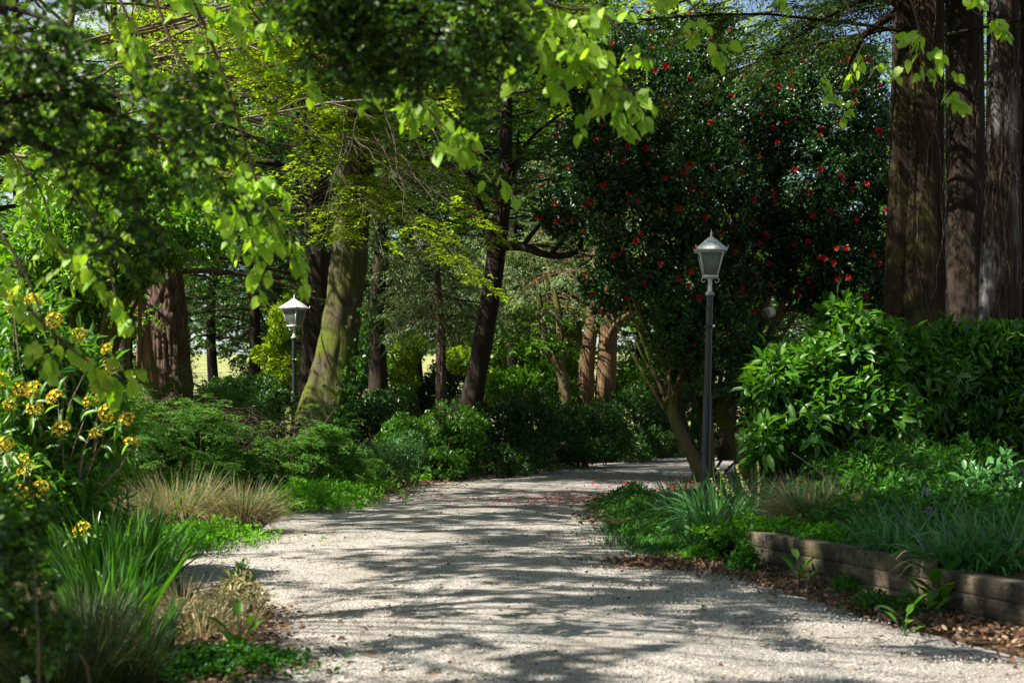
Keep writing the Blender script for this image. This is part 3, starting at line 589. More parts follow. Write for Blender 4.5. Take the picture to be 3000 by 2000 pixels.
# ================================================================== MAIN TREES
# mossy hornbeam
rng = R(7); Yh = 26
t = thing('hornbeam_tree', 'thick leaning trunk covered in sunlit moss, with pale yellow-green layered sprays', 'tree', (*px(940, 1400, Yh)[:2], 0))
pts = [px(925, 1412, Yh), px(945, 1250, Yh), px(990, 1020, Yh), px(1022, 760, Yh), px(1042, 520, Yh), px(1068, 260, Yh), px(1095, 0, Yh), px(1120, -420, Yh), px(1180, -900, Yh)]
mb = MB(); ax, _ = trunk(mb, pts, [.60, .46, .37, .325, .30, .275, .24, .19, .08], 72, .06, .20, 10, 1.0, 5, .55, .7)
rng = R(8); lf = MB(); low = []
def limb(x0y, end, n=12, sag=0., r0=.014, axis=ax, side=0, store=low, wood=None):
    z = CH-(x0y-HY)*Yh/F_; p = A([np.interp(z, axis[:, 2], axis[:, 0]), np.interp(z, axis[:, 2], axis[:, 1]), z]); e = A(end)
    L = np.linalg.norm(e-p); m = (p+e)/2+A([0, 0, .13*L+sag])+rng.normal(size=3)*.05*L
    b = spline([p, m, e], n); b[1:-1] += rng.normal(size=(n-2, 3))*.025; tube(wood if wood is not None else mb, b, np.linspace(r0, .006, n), 5, cap=False); store.append(b)
for y0, ex, ey, eY in ((560, 1432, 842, 22.5), (520, 1300, 655, 22), (600, 1120, 735, 22), (420, 1400, 640, 23), (400, 1250, 560, 21.5), (640, 820, 660, 23), (480, 880, 555, 22), (350, 1330, 480, 22.5),
                       (300, 740, 365, 23), (260, 690, 470, 24), (240, 1220, 410, 21), (380, 960, 640, 21), (330, 1010, 480, 20.5), (450, 1180, 610, 21), (200, 900, 345, 22), (560, 960, 700, 22.5), (470, 1480, 730, 24), (500, 1180, 560, 21), (430, 1120, 480, 20.5), (540, 1230, 720, 21.5), (520, 1060, 640, 21), (580, 1380, 800, 22), (460, 1330, 600, 21.5), (400, 840, 520, 22), (440, 800, 600, 22.5), (360, 1150, 400, 21), (320, 1290, 420, 21.5), (600, 1000, 760, 22), (480, 940, 620, 20.5)):
    limb(y0, px(ex, ey, eY))
grow(R(9), low, .17, .8, 7, .2, 5, .072, .042, 'fold', .97, .1, .5, 0., mb, lf, .0024, .7, start=.04)
hb = crown_boughs(R(10), ax, 6.6, 12.5, 34, 4.6, lambda f: .95-.5*f, .10, .22); low2 = []
for b in hb: tube(mb, b, np.linspace(.07, .01, len(b)), 5, cap=False)
for ex, ey, eY in ((620, 240, 24), (760, 200, 23), (560, 120, 25), (880, 180, 22), (700, 130, 24), (820, 90, 23.5), (960, 120, 22), (500, 200, 26), (660, 60, 24), (1000, 60, 22), (420, 60, 26)):
    limb(330 if ey > 150 else 220, px(ex, ey, eY), store=low2)
grow(R(11), low2, .09, .9, 8, .32, 7, .072, .042, 'fold', .9, .1, .55, 0., mb, lf, .0032)
grow(R(12), hb, .20, 1.2, 8, .42, 7, .085, .05, 'fold', .8, .1, .55, 0., mb, lf, .004, twigwood=False)
mb.build('trunk', M['mossbark'], t, True); lf.build('crown', M['hornbeam'], t)
iv = MB(); n = 1500; u = rng.random(n); zz = -.0+u*3.4; a = -.1+rng.normal(size=n)*.45+.4*u
c = np.stack([np.interp(zz, ax[:, 2], ax[:, k]) for k in range(3)], 1); rr = np.interp(zz, ax[:, 2], np.linspace(.56, .38, len(ax)))+.05+.05*rng.random(n)
dirs = np.stack([np.cos(a-.55), np.sin(a-.55), np.zeros(n)], 1); keep = rng.random(n) < 1.1-u
leaves(iv, (c+dirs*rr[:, None])[keep], (rng.normal(size=(n, 3))*.6-UP)[keep], (dirs+rng.normal(size=(n, 3))*.4)[keep], .07, .06, 'heart'); iv.build('ivy', M['ivy'], t)

# dark second tree
Yd = 29; rng = R(20)
t = thing('dark_tree', 'slim dark tree leaning right, its long bare limb pointing at the camellia', 'tree', (*px(1352, 1384, Yd)[:2], 0))
pts = [px(1345, 1400, Yd), px(1372, 1230, Yd), px(1400, 1080, Yd), px(1432, 900, Yd), px(1458, 720, Yd), px(1480, 500, Yd), px(1482, 150, Yd), px(1492, -250, Yd), px(1500, -700, Yd)]
mb = MB(); ax2, _ = trunk(mb, pts, [.30, .24, .21, .20, .19, .14, .12, .10, .04], 28, .12, .12, 9, 1.2, 6, .4, .6)
def free(pp, rr): tube(mb, spline([px(*q) for q in pp], 16), np.linspace(rr, .02, 16), 8)
free([(1462, 720, Yd), (1530, 722, 28.6), (1610, 748, 28.2), (1690, 735, 28), (1712, 640, 28), (1725, 560, 28)], .11)
free([(1610, 748, 28.2), (1660, 690, 28), (1690, 600, 27.8)], .05); free([(1530, 722, 28.6), (1590, 650, 28.2), (1660, 600, 28)], .06)
free([(1455, 740, Yd), (1415, 640, 29), (1375, 520, 29), (1345, 420, 29), (1370, 250, 29)], .13); free([(1478, 520, Yd), (1560, 400, 28.5), (1650, 330, 28)], .06)
free([(1480, 600, Yd), (1510, 480, 28.8), (1520, 380, 28.5)], .06)
bs = []
for i in range(40):
    z = 4.6+6.5*(i/40); p = A([np.interp(z, ax2[:, 2], ax2[:, 0]), np.interp(z, ax2[:, 2], ax2[:, 1]), z]); a = i*2.4
    b = bough(rng, p, [math.cos(a), math.sin(a)*.8, .1+.2*rng.normal()], 3.4*(.6+.5*rng.random()), .14+.1*rng.random(), .12, wob=.16); tube(mb, b, np.linspace(.025, .006, len(b)), 5, cap=False); bs.append(b)
lf = MB(); grow(R(21), bs, .18, 1.1, 8, .38, 7, .075, .04, 'fold', .9, .12, .55, 0., mb, lf, .004)
mb.build('trunk', M['darkbark'], t, True); lf.build('crown', M['darkbroad'], t)

# furrowed redwood on the left, with its slim neighbour
Yr = 30; t = thing('redwood_tree', 'massive tree trunk with deeply furrowed red-brown bark above the conifer mound', 'tree', (*px(492, 1379, Yr)[:2], 0))
mb = MB(); pts = [px(494, 1395, Yr), px(494, 1150, Yr), px(488, 950, Yr), px(482, 700, Yr), px(478, 400, Yr), px(474, 0, Yr), px(470, -700, Yr)]
axr, _ = trunk(mb, pts, [.64, .44, .38, .35, .33, .3, .18], 170, .03, .34, 21, 1.5, 11, .35, .8)
bs = crown_boughs(R(31), axr, 4.2, 14, 44, 3.6, lambda f: 1-.5*f, .22, .05)
for b in bs: tube(mb, b, np.linspace(.07, .012, len(b)), 5, cap=False)
lf = MB(); grow(R(32), bs, .28, 1.0, 8, .4, 6, .10, .03, 'fold', .7, .2, .5, .15, mb, lf, .004, twigwood=False)
mb.build('trunk', M['redbark'], t, True); lf.build('crown', M['darkconifer'], t)
t = thing('slim_tree', 'slim forked trunk leaning against the left of the furrowed redwood', 'tree', (*px(445, 1384, 29)[:2], 0))
mb = MB(); trunk(mb, [px(452, 1400, 29), px(446, 1150, 29), px(428, 1040, 29), px(415, 930, 29), px(385, 830, 29), px(330, 700, 29), px(300, 480, 29)], [.2, .15, .15, .14, .13, .1, .05], 18, .12, .15, 8, 1.4, 12, .3, .5)
tube(mb, spline([px(432, 1075, 29), px(408, 1010, 28.9), px(404, 930, 28.9)], 10), np.linspace(.06, .03, 10), 8); tube(mb, spline([px(410, 1120, 28.8), px(405, 1030, 28.8), px(412, 960, 28.8)], 8), .045, 8)
bs = [bough(R(40+i), px(385-8*i, 830-50*i, 29), [math.cos(i*2.4), math.sin(i*2.4), .3], 1.8, .1, .2) for i in range(9)]
for b in bs: tube(mb, b, np.linspace(.035, .008, len(b)), 5, cap=False)
lf = MB(); grow(R(33), bs, .2, .7, 6, .3, 6, .09, .045, 'fold', .5, .12, .6, .1, mb, lf); mb.build('trunk', M['yewbark'], t, True); lf.build('crown', M['midgreen'], t)

# cypress trunks on the right
def cedar(label, cx, w, Y, bark, seed, lean=0, crown=None, double=None, vines=0, wbase=1.25, low=None):
    rng = R(seed); t = thing('cypress_tree', label, 'tree', (*px(cx, 1240, Y)[:2], 0), 'big cypress trunks behind the laurel hedge')
    r = w*Y/F_/2; mb = MB(); top = 15
    pts = [px(cx-lean*.3, 1240, Y)*A([1, 1, 0]), px(cx, 950, Y), px(cx+lean*.6, 500, Y), px(cx+lean, 0, Y), px(cx+lean*1.6, -800, Y), px(cx+lean*2, -1700, Y)]
    pts[0][2] = -.1; axc, _ = trunk(mb, pts, [r*wbase*1.2, r*wbase, r, r*.97, r*.8, r*.4], 128, .08, .07, 26, .9, seed, .22, 1.)
    if double:
        dx, dw, sp = double; q = [p+A([dx*Y/F_, .12, 0])*k for p, k in zip(pts, (1.0, 1.0, .9, .8, .5, .2))]
        trunk(mb, q, [dw*Y/F_/2*wbase*1.1, dw*Y/F_/2*1.1, dw*Y/F_/2, dw*Y/F_/2*.9, .1, .05], 90, .1, .08, 20, .9, seed+1, .2, 1.)
    bs = []
    if crown:
        z0, z1, nb, rm, dirw = crown; bs = crown_boughs(R(seed+2), axc, z0, z1, nb, rm, lambda f: 1-.45*f, .22, .12, dirw=dirw)
    for pp, rr in (low or []):
        b = spline([px(*q) for q in pp], 14); tube(mb, b, np.linspace(rr, .02, 14), 7, cap=False); bs.append(b)
    for b in bs: tube(mb, b, np.linspace(.028, .006, len(b)), 5, cap=False)
    if bs:
        lf = MB(); grow(R(seed+3), bs, .17, .95, 8, .36, 8, .08, .028, 'fold', .75, .2, .5, .15, mb, lf, .004); lf.build('crown', M['darkconifer'], t)
    mb.build('trunk', M[bark], t, True)
    if vines:
        v = MB()
        for k in range(vines):
            n = 60; z = np.linspace(.6, 5.5+rng.random()*1.5, n); a0 = -1.57+rng.normal()*.75
            a = a0+np.cumsum(rng.normal(size=n)*.07)+.25*np.sin(z*2+k); rr = np.interp(z, [0, 2.4, 4.5, 7], [r*wbase*1.3, r*wbase, r, r])*1.04+.006+.02*rng.random()
            c = np.stack([np.interp(z, axc[:, 2], axc[:, i]) for i in (0, 1)], 1)
            tube(v, np.c_[c[:, 0]+np.cos(a)*rr, c[:, 1]+np.sin(a)*rr, z], .0025+.003*rng.random(), 4, cap=False)
            m = 14; j = rng.integers(0, n, m); p0 = np.c_[c[j, 0]+np.cos(a[j])*rr[j], c[j, 1]+np.sin(a[j])*rr[j], z[j]]; d = np.c_[np.cos(a[j]+rng.normal(size=m)), np.sin(a[j]), rng.normal(size=m)*.8]
            prisms(v, p0, p0+d*.06, p0+d*.14*rng.random((m, 1))+A([0, 0, -.03]), .003, .0015)
        v.build('ivy_stem', M['vine'], t)
    return t
cedar('broad double cypress trunk with stringy ridged bark, nearest the red camellia', 2708, 106, 20, 'cedarbark', 60, 4, (6.4, 13, 34, 5.6, 2.9), (-72, 70, 0), 5, 1.18,
      [([(2700, 60, 20), (2630, 10, 20), (2560, -40, 20.2), (2470, -110, 20.5)], .10), ([(2690, 0, 20), (2590, 60, 20.3), (2520, 120, 20.6), (2480, 210, 21)], .07), ([(2700, -60, 20), (2480, 20, 21), (2330, 110, 22), (2230, 190, 22)], .04)])
cedar('darkest cypress trunk, deep in shadow between its two neighbours', 2832, 110, 21.5, 'darkbark', 64, -8, (7.0, 13, 22, 4.5, 3.0), None, 2, 1.12)
cedar('grey weathered cypress trunk hung with dead ivy stems', 2925, 96, 20, 'greybark', 68, 16, (7.0, 13, 22, 4.5, 2.8), None, 10, 1.25)
cedar('slim dark cypress trunk standing furthest from the camellia', 3000, 70, 22, 'cedarbark', 72, 6, (7.5, 12, 12, 3.2, 0), None, 8, 1.2)

# background conifers: yews with orange multi-stems
def multistem(name, label, cat, base, stemsp, crownb, leafm, seed, bark='yewbark', **kw):
    t = thing(name, label, cat, base); mb = MB(); rg = R(seed)
    for pp, rr in stemsp: trunk(mb, [px(*q) for q in pp], rr, 22, .12, .2, 10, 1.0, seed, .25, .5)
    for b in crownb: tube(mb, b, np.linspace(.022, .006, len(b)), 5, cap=False)
    lf = MB(); grow(R(seed+1), crownb, kw.pop('spacing', .2), kw.pop('bl', .9), kw.pop('m', 8), kw.pop('tl', .38), kw.pop('k', 9), kw.pop('ll', .105), kw.pop('lw', .034), 'fold', kw.pop('planar', .6), kw.pop('droop', .3), .6, kw.pop('hang', .35), mb, lf, .004, **kw)
    mb.build('trunk', M[bark], t, True); lf.build('crown', M[leafm], t); return t
def cloud_boughs(seed, centers, n, length, rise=.1, sag=.3):
    rg = R(seed); out = []
    for (x, y, Y) in centers:
        c = px(x, y, Y)
        for i in range(n):
            a = i*6.283/n+rg.normal()*.4; out.append(bough(rg, c, [math.cos(a), math.sin(a), rg.normal()*.25], length*(.6+.6*rg.random()), sag, rise, 7))
    return out
multistem('yew_tree', 'yew with two orange-brown shaggy stems under grey-green drooping foliage', 'tree', (*px(1765, 1350, 37)[:2], 0),
    [([(1772, 1362, 37), (1776, 1120, 37), (1782, 960, 37), (1775, 850, 37), (1780, 650, 37), (1800, 300, 37)], [.3, .26, .23, .22, .16, .05]), ([(1722, 1362, 37), (1716, 1140, 37), (1722, 1040, 37), (1738, 900, 37), (1750, 650, 37)], [.28, .22, .19, .16, .06]),
     ([(1776, 1010, 36.8), (1800, 960, 36.5), (1830, 930, 36), (1870, 900, 36)], [.1, .09, .07, .04]), ([(1780, 900, 37), (1820, 860, 36.5), (1850, 815, 36)], [.08, .07, .05])],
    cloud_boughs(81, [(1650, 800, 36), (1760, 760, 35.5), (1880, 800, 36.5), (1600, 860, 36.5), (1700, 650, 36), (1820, 620, 37), (1560, 720, 37), (1650, 520, 37.5), (1800, 450, 38), (1920, 700, 38)], 9, 1.25), 'yew', 82)
multistem('small_tree', 'crooked V-forked brown stem left of the orange-barked yew', 'tree', (*px(1652, 1352, 37)[:2], 0),
    [([(1660, 1365, 36), (1655, 1150, 36), (1640, 1080, 36), (1605, 1030, 36), (1590, 950, 36), (1575, 820, 36)], [.16, .14, .13, .11, .1, .05]), ([(1642, 1085, 36), (1642, 980, 36), (1630, 880, 36), (1600, 760, 36)], [.1, .09, .07, .04])],
    cloud_boughs(83, [(1560, 950, 36.5), (1500, 1000, 38), (1650, 900, 37), (1480, 900, 38)], 7, .9), 'midgreen', 84, 'camelliabark', ll=.1, lw=.05, hang=.15)
multistem('mossy_tree', 'short broad mossy yellow-green trunk seen between the forked stem and the yew', 'tree', (*px(1672, 1340, 41)[:2], 0),
    [([(1672, 1350, 41), (1672, 1050, 41), (1660, 900, 41), (1650, 600, 41), (1650, 200, 42)], [.5, .42, .36, .25, .1])], cloud_boughs(85, [(1500, 560, 42), (1650, 380, 42), (1780, 250, 42), (1560, 200, 43), (1400, 320, 43)], 9, 2.0), 'darkbroad', 86, 'mossbark', ll=.12, lw=.06, hang=.1, bl=1.3, spacing=.4)
multistem('young_conifer', 'narrow reddish bare stem topped by thin grey-green foliage, between the two dark trees', 'tree', (*px(1292, 1385, 29.5)[:2], 0),
    [([(1290, 1395, 30), (1292, 1180, 30), (1290, 1000, 30), (1284, 850, 30), (1280, 640, 30)], [.15, .115, .105, .07, .02])],
    cloud_boughs(87, [(1284, 930, 30), (1282, 860, 30), (1280, 790, 30), (1280, 720, 30), (1230, 900, 31), (1340, 880, 31)], 8, .8), 'yew', 88, 'redbark', ll=.08, lw=.024)
multistem('yew_tree', 'grey-green yew filling the space just right of the mossy leaning trunk', 'tree', (*px(1120, 1370, 34)[:2], 0),
    [([(1112, 1372, 34), (1110, 1150, 34), (1105, 950, 34), (1120, 700, 34), (1130, 400, 34)], [.3, .24, .2, .15, .05])],
    cloud_boughs(89, [(1130, 900, 34), (1180, 800, 34), (1100, 740, 34), (1210, 680, 35), (1150, 620, 35), (1270, 600, 36), (1190, 500, 36), (1320, 740, 36), (1380, 820, 37), (1090, 580, 36), (1420, 900, 37), (1260, 460, 37)], 8, 1.2), 'yew', 90, 'darkbark', ll=.09, lw=.028)
multistem('yew_tree', 'grey-green yew between the slim dark tree and the orange-barked yew', 'tree', (*px(1500, 1345, 40)[:2], 0),
    [([(1500, 1346, 40), (1505, 1100, 40), (1500, 800, 40), (1510, 500, 40)], [.26, .2, .16, .05])],
    cloud_boughs(91, [(1480, 900, 40), (1560, 850, 40), (1500, 780, 40), (1420, 830, 40), (1590, 760, 39), (1540, 680, 40), (1440, 700, 41), (1620, 660, 40), (1500, 600, 41)], 8, 1.4), 'yew', 92, 'darkbark')

# ================================================================== FLOWERING SHRUBS
def flower_mesh(rng, petals, L, W, open_, layers=1):
    mb = MB()
    for q in range(layers):
        n = petals-q; a = np.arange(n)*6.283/n+q*.5+rng.random(); o = open_*(1-.45*q)
        D = np.stack([np.cos(a)*o, np.sin(a)*o, np.full(n, 1.05-o*.5)], 1); N = np.stack([-np.cos(a), -np.sin(a), np.full(n, .8)], 1)
        leaves(mb, np.zeros((n, 3))+A([0, 0, .004*q]), D, N, L*(1-.2*q), W*(1-.15*q), 'oval')
    return mb
def place_flowers(t, proto, P, O, name, rng, s0=.8, s1=1.25):
    for i, (p, o) in enumerate(zip(P, O)):
        ob = proto if i == 0 else proto.copy()
        if i: C.objects.link(ob)
        ob.parent = t; ob.location = Vector(p-A(t.location)); ob.rotation_euler = Vector(o).to_track_quat('Z', 'Y').to_euler(); ob.rotation_euler.rotate_axis('Z', rng.random()*6.28)
        s = s0+(s1-s0)*rng.random(); ob.scale = (s, s, s*(.8+.3*rng.random()))
def camellia(label, base, lobes, n, seed, stemsp, nfl, front):
    rng = R(seed); t, P, O = shrub('camellia_tree', label, 'flowering tree', base, lobes, n, 6, .105, .048, 'camellia', seed, 'oval', 'red flowering camellias', 'camelliabark', .022, .62, 0, spread=.9, up=.3)
    mb = MB()
    for pp, rr in stemsp: trunk(mb, [px(*q) if len(q) == 3 else A(q[:3]) for q in pp], rr, 20, .08, .16, 8, 1.6, seed, .3, .35)
    top = px(*stemsp[0][0][3])
    for l in lobes: tube(mb, spline([top+rng.normal(size=3)*.1, (top+A(l[:3]))/2+A([0, 0, -.3]), A(l[:3])], 9), np.linspace(.034, .01, 9), 6)
    mb.build('trunk', M['camelliabark'], t, True)
    v = nrm(A([0, 0, CH])-P); f = front(P); cell = {}
    for i in np.nonzero(f)[0]:                # the outermost leaf tufts only: blooms sit at the tips
        key = (int(P[i, 0]/P[i, 1]*90), int(P[i, 2]/P[i, 1]*90))
        if key not in cell or P[i, 1] < P[cell[key], 1]: cell[key] = i
    idx = A(sorted(cell.values())); rng.shuffle(idx)
    pick, got = [], np.zeros((0, 3))
    for i in idx:                        # blooms in loose twos and threes
        if len(pick) >= nfl: break
        d = np.linalg.norm(got-P[i], axis=1) if len(got) else A([9.])
        if d.min() > .36 or (.08 < d.min() < .24 and rng.random() < .6): pick.append(i); got = np.vstack([got, P[i]])
    pr = flower_mesh(rng, 7, .062, .058, .75, 3).build('flower', M['red'], None)
    place_flowers(t, pr, P[pick]+O[pick]*.06+v[pick]*.20, nrm(O[pick]+v[pick]*.6+rng.normal(size=(len(pick), 3))*.3), 'flower', rng)
    return t
camellia('tall camellia with many red blooms and glossy leaves behind the shaded lantern', (*px(2050, 1400, 25.5)[:2], 0),
    plobes([(1960, 330, 25.5, 260, 210, 1.5), (1830, 480, 25, 190, 200, 1.2), (2080, 560, 25, 240, 230, 1.4), (1880, 700, 25, 180, 170, 1.1), (2060, 820, 24.8, 210, 180, 1.2), (1740, 560, 25.5, 110, 110, .8), (2160, 350, 26, 190, 200, 1.3), (1800, 820, 25.5, 120, 90, .8), (2000, 160, 26, 190, 120, 1.0), (1720, 420, 25.5, 100, 110, .8), (1650, 640, 26, 80, 80, .7), (1680, 250, 26.5, 110, 90, .8), (1850, 190, 26.5, 120, 90, .8)]), 11500, 101,
    [([(2062, 1412, 25), (2030, 1340, 25), (1990, 1260, 25), (1970, 1180, 25), (2010, 1020, 25.2), (1990, 800, 25.4)], [.13, .105, .10, .10, .08, .05]), ([(2075, 1412, 25), (2085, 1330, 25.2), (2080, 1200, 25.3), (2090, 1000, 25.5), (2050, 750, 25.5)], [.07, .05, .05, .05, .03])], 100, lambda P: P[:, 2] > 2.2)
camellia('camellia in deeper shade with sparser red blooms, beside the double cypress trunk', (*px(2190, 1400, 26)[:2], 0),
    plobes([(2420, 330, 27, 200, 190, 1.3), (2330, 560, 26.8, 240, 210, 1.4), (2510, 620, 27, 170, 240, 1.2), (2390, 800, 26.6, 210, 180, 1.2), (2260, 760, 26.5, 150, 160, 1.0), (2530, 850, 27, 110, 140, .9), (2290, 280, 27.5, 160, 140, 1.0), (2560, 420, 27.5, 90, 110, .8), (2480, 200, 28, 100, 70, .8)]), 10500, 111,
    [([(2192, 1412, 26), (2172, 1330, 26), (2140, 1260, 26), (2112, 1200, 26), (2170, 1050, 26.2), (2260, 850, 26.4)], [.20, .15, .14, .14, .09, .05]), ([(2186, 1320, 26), (2205, 1200, 26.2), (2230, 1050, 26.3), (2330, 800, 26.6)], [.11, .09, .08, .05]), ([(2205, 1000, 25.6), (2232, 950, 25.2), (2244, 920, 24.9)], [.07, .066, .07])], 96, lambda P: P[:, 2] > 2.4)
shrub('evergreen_shrub', 'dense small-leaved dark shrub directly behind the shaded lamp post', 'shrub', (*px(2060, 1390, 27)[:2], 0),
    plobes([(1990, 960, 24.6, 110, 110, .8), (2130, 980, 24.8, 130, 110, .9), (1930, 1080, 25.5, 90, 100, .7), (2080, 1090, 24.8, 120, 100, .8), (2230, 1080, 25, 100, 130, .8), (1960, 1170, 27, 80, 80, .8), (2240, 1180, 26, 80, 100, .8)]), 4200, 7, .075, .034, 'hedge', 121, 'fold', inner=.6)
# sawn branch face in the camellia
c0 = px(2246, 917, 24.9)

def yellow_azalea():
    rng = R(131); base = (*px(150, 1690, 9.4)[:2], 0)
    lob = plobes([(60, 970, 8.95, 120, 110, .35), (190, 1080, 9.05, 130, 110, .35), (60, 1180, 8.95, 150, 120, .4), (250, 1200, 9.15, 120, 100, .35), (120, 1340, 8.95, 170, 120, .4), (330, 1270, 9.2, 80, 60, .3), (100, 1060, 9, 120, 100, .35), (310, 1330, 9.7, 90, 90, .35), (60, 1480, 9.2, 150, 110, .4), (240, 1460, 9.5, 110, 90, .35), (-60, 1050, 9.4, 120, 160, .4)])
    t, P, O = shrub('azalea_shrub', 'big azalea shrub with yellow-orange flower clusters at the left edge', 'flowering shrub', base, lob, 1150, 8, .115, .030, 'azalea', 131, 'long', None, 'palebark', .010, .3, 1, sub=3, spread=1.0, up=-.1, droop=.15)
    mb = MB(); n = 16; a = np.arange(n)*2.4; z = 1-(np.arange(n)+.5)/n*1.05; r = np.sqrt(np.maximum(0, 1-z*z)); dirs = np.stack([np.cos(a)*r, np.sin(a)*r, z], 1)
    for d in dirs:
        c = d*A([.052, .052, .03]); u = nrm(np.cross(d, A([.3, .9, .2]))); v = np.cross(d, u); b = np.arange(5)*1.2566+rng.random()
        leaves(mb, np.repeat(c[None], 5, 0), d[None]*.8+u[None]*np.cos(b)[:, None]+v[None]*np.sin(b)[:, None], np.repeat(d[None], 5, 0), .027, .014, 'fold')
    pr = mb.build('flower_cluster', M['yellowflower'], None)
    pos = [(100,880),(160,938),(32,900),(232,982),(315,1022),(252,1066),(325,1072),(58,1140),(98,1142),(160,1162),(30,1184),(102,1196),(300,1158),(262,1176),(312,1210),(372,1228),(282,1268),(388,1296),(70,1345),(76,1372),(18,1300),(118,1430),(60,1440),(240,1552),(10,1110),(180,1255),(30,870)]
    Pf = A([px(x, y, 8.35+.25*rng.random()) for x, y in pos]); Of = nrm(A([0, -.75, .65])+rng.normal(size=(len(pos), 3))*.35)
    place_flowers(t, pr, Pf, Of, 'flower_cluster', rng, .6, .95)
    mb = MB()                              # a leaf whorl and stalk under every cluster
    whorls(mb, rng, Pf-Of*.03, Of, 8, .115, .030, 'long', spread=1.15, up=-.25, droop=.2); mb.build('foliage', M['azalea'], t)
    sb = MB(); b0 = A(base)*.4+Pf*.6+rng.normal(size=(len(Pf), 3))*.05; mid = (b0+Pf)/2+rng.normal(size=Pf.shape)*.03; prisms(sb, b0, mid, Pf-Of*.04, .006, .004); sb.build('stem', M['palebark'], t)['kind'] = 'stuff'
yellow_azalea()

# ================================================================== SHRUBS
def mound(label, base, lobes, n, seed):
    rng = R(seed); t = thing('spreading_conifer', label, 'conifer shrub', base, 'low spreading conifers'); lf, wd = MB(), MB()
    P, O = shell(rng, lobes, n, .75, 2.5, zmin=.1, rough=.3); b = []
    for p, o in zip(P, O):
        d = nrm(o*A([1, 1, .25])+A([0, 0, .15])+rng.normal(size=3)*.25); b.append(bough(rng, p-d*.35, d, .55*(.7+.6*rng.random()), .35, .25, 6))
    grow(rng, b, .07, .26, 7, .12, 7, .044, .017, 'flat', .75, .3, .6, .12, wd, lf, .002, twigwood=False, start=.0)
    stems(wd, rng, A(base, float), lobes, .05, 5); k = rng.choice(len(P), 40); e = P[k]+O[k]*.12; prisms(wd, P[k]-O[k]*.3, P[k], e+rng.normal(size=(40, 3))*.15, .008, .003)
    wd.build('branch', M['twig'], t); lf.build('foliage', M['juniper'], t); return t
mound('broad feathery conifer mound spreading at the foot of the furrowed redwood trunk', (*px(520, 1440, 20)[:2], 0), plobes([(470, 1210, 20.5, 210, 110, 1.3), (400, 1320, 19.5, 190, 130, 1.2), (600, 1320, 19.2, 200, 140, 1.2), (660, 1240, 21, 130, 80, 1.0), (330, 1180, 21, 140, 70, 1)]), 420, 141)
mound('smaller rounded conifer mound beneath the sunlit lantern', (*px(860, 1450, 19.5)[:2], 0), plobes([(830, 1300, 20, 150, 90, 1.0), (920, 1340, 19.6, 110, 100, .8), (760, 1370, 19.2, 110, 90, .8)]), 240, 142)
shr = lambda label, bx, bY, lob, n, k, L, W, mat, seed, shape='fold', cat='shrub', name='evergreen_shrub', **kw: shrub(name, label, cat, (*px(bx, 1240, bY)[:2], 0), plobes(lob), n, k, L, W, mat, seed, shape, **kw)
shr('dark shadowed shrub at the right foot of the mossy leaning trunk', 1080, 27, [(1090, 1230, 27, 110, 90, .8), (1020, 1270, 26.5, 70, 80, .6), (1150, 1190, 28, 80, 70, .7)], 1500, 7, .085, .04, 'hedge', 151)
shr('sunlit leafy shrub, the tallest green mound left of the path bend', 1290, 25.5, [(1270, 1280, 25.5, 130, 105, .8), (1370, 1270, 25.8, 90, 100, .7), (1180, 1310, 25, 80, 90, .6), (1300, 1350, 24.8, 110, 60, .6)], 2600, 7, .085, .036, 'laurel', 152)
shr('pale grey-green fine-leaved shrub at the path edge', 1130, 22.6, [(1110, 1350, 22.6, 75, 70, .45), (1180, 1330, 22.8, 70, 80, .45), (1060, 1370, 22.4, 45, 45, .35)], 1500, 7, .055, .014, 'strap', 153)
shr('mid-green shrub of small glossy leaves at the centre of the path-side hedge', 1500, 28, [(1470, 1240, 28, 100, 95, .8), (1570, 1250, 28.5, 100, 110, .8), (1500, 1330, 27.5, 110, 60, .6)], 2400, 7, .08, .034, 'hedge', 154)
shr('dark hedge-like shrub where the path starts to bend right', 1700, 32, [(1680, 1240, 32, 110, 95, .9), (1770, 1250, 32.5, 90, 100, .9), (1700, 1320, 31.5, 130, 55, .7)], 2600, 7, .085, .038, 'darkbroad', 155)
shr('darkest hedge-like shrub at the far bend beside the leaning camellia stem', 1880, 36.5, [(1850, 1230, 36.5, 90, 90, 1.0), (1950, 1230, 37.5, 100, 100, 1.0), (1900, 1300, 36, 110, 55, .8)], 2600, 7, .09, .04, 'darkbroad', 156)
shr('low dark greenery on the far side of the path seen between the camellia stems', 2130, 47, [(2080, 1250, 48, 110, 60, 1.0), (2200, 1260, 49, 110, 60, 1.), (2130, 1220, 50, 120, 90, 1.0), (2320, 1230, 48, 100, 100, 1)], 1700, 7, .12, .05, 'fern', 157)
shr('brown-tinged thin shrub with reddish dying leaves at the hedge foot', 1470, 26, [(1450, 1350, 26, 60, 55, .4), (1530, 1360, 26.3, 50, 45, .4)], 330, 6, .07, .03, 'hedge', 158)
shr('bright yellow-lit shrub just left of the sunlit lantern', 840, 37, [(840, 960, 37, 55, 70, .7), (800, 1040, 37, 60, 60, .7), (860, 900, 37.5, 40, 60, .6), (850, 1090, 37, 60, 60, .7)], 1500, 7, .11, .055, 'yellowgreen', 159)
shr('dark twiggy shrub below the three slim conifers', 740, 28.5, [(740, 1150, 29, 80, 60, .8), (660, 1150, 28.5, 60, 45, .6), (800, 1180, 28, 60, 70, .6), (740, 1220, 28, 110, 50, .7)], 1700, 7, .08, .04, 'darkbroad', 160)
shr('sunlit bright green shrub behind the hedge at the forked stem', 1560, 36, [(1530, 1130, 36, 70, 50, .7), (1620, 1150, 36.5, 60, 50, .7), (1470, 1140, 36, 60, 50, .7), (1690, 1090, 38, 60, 60, .7)], 1700, 7, .10, .05, 'midgreen', 161)
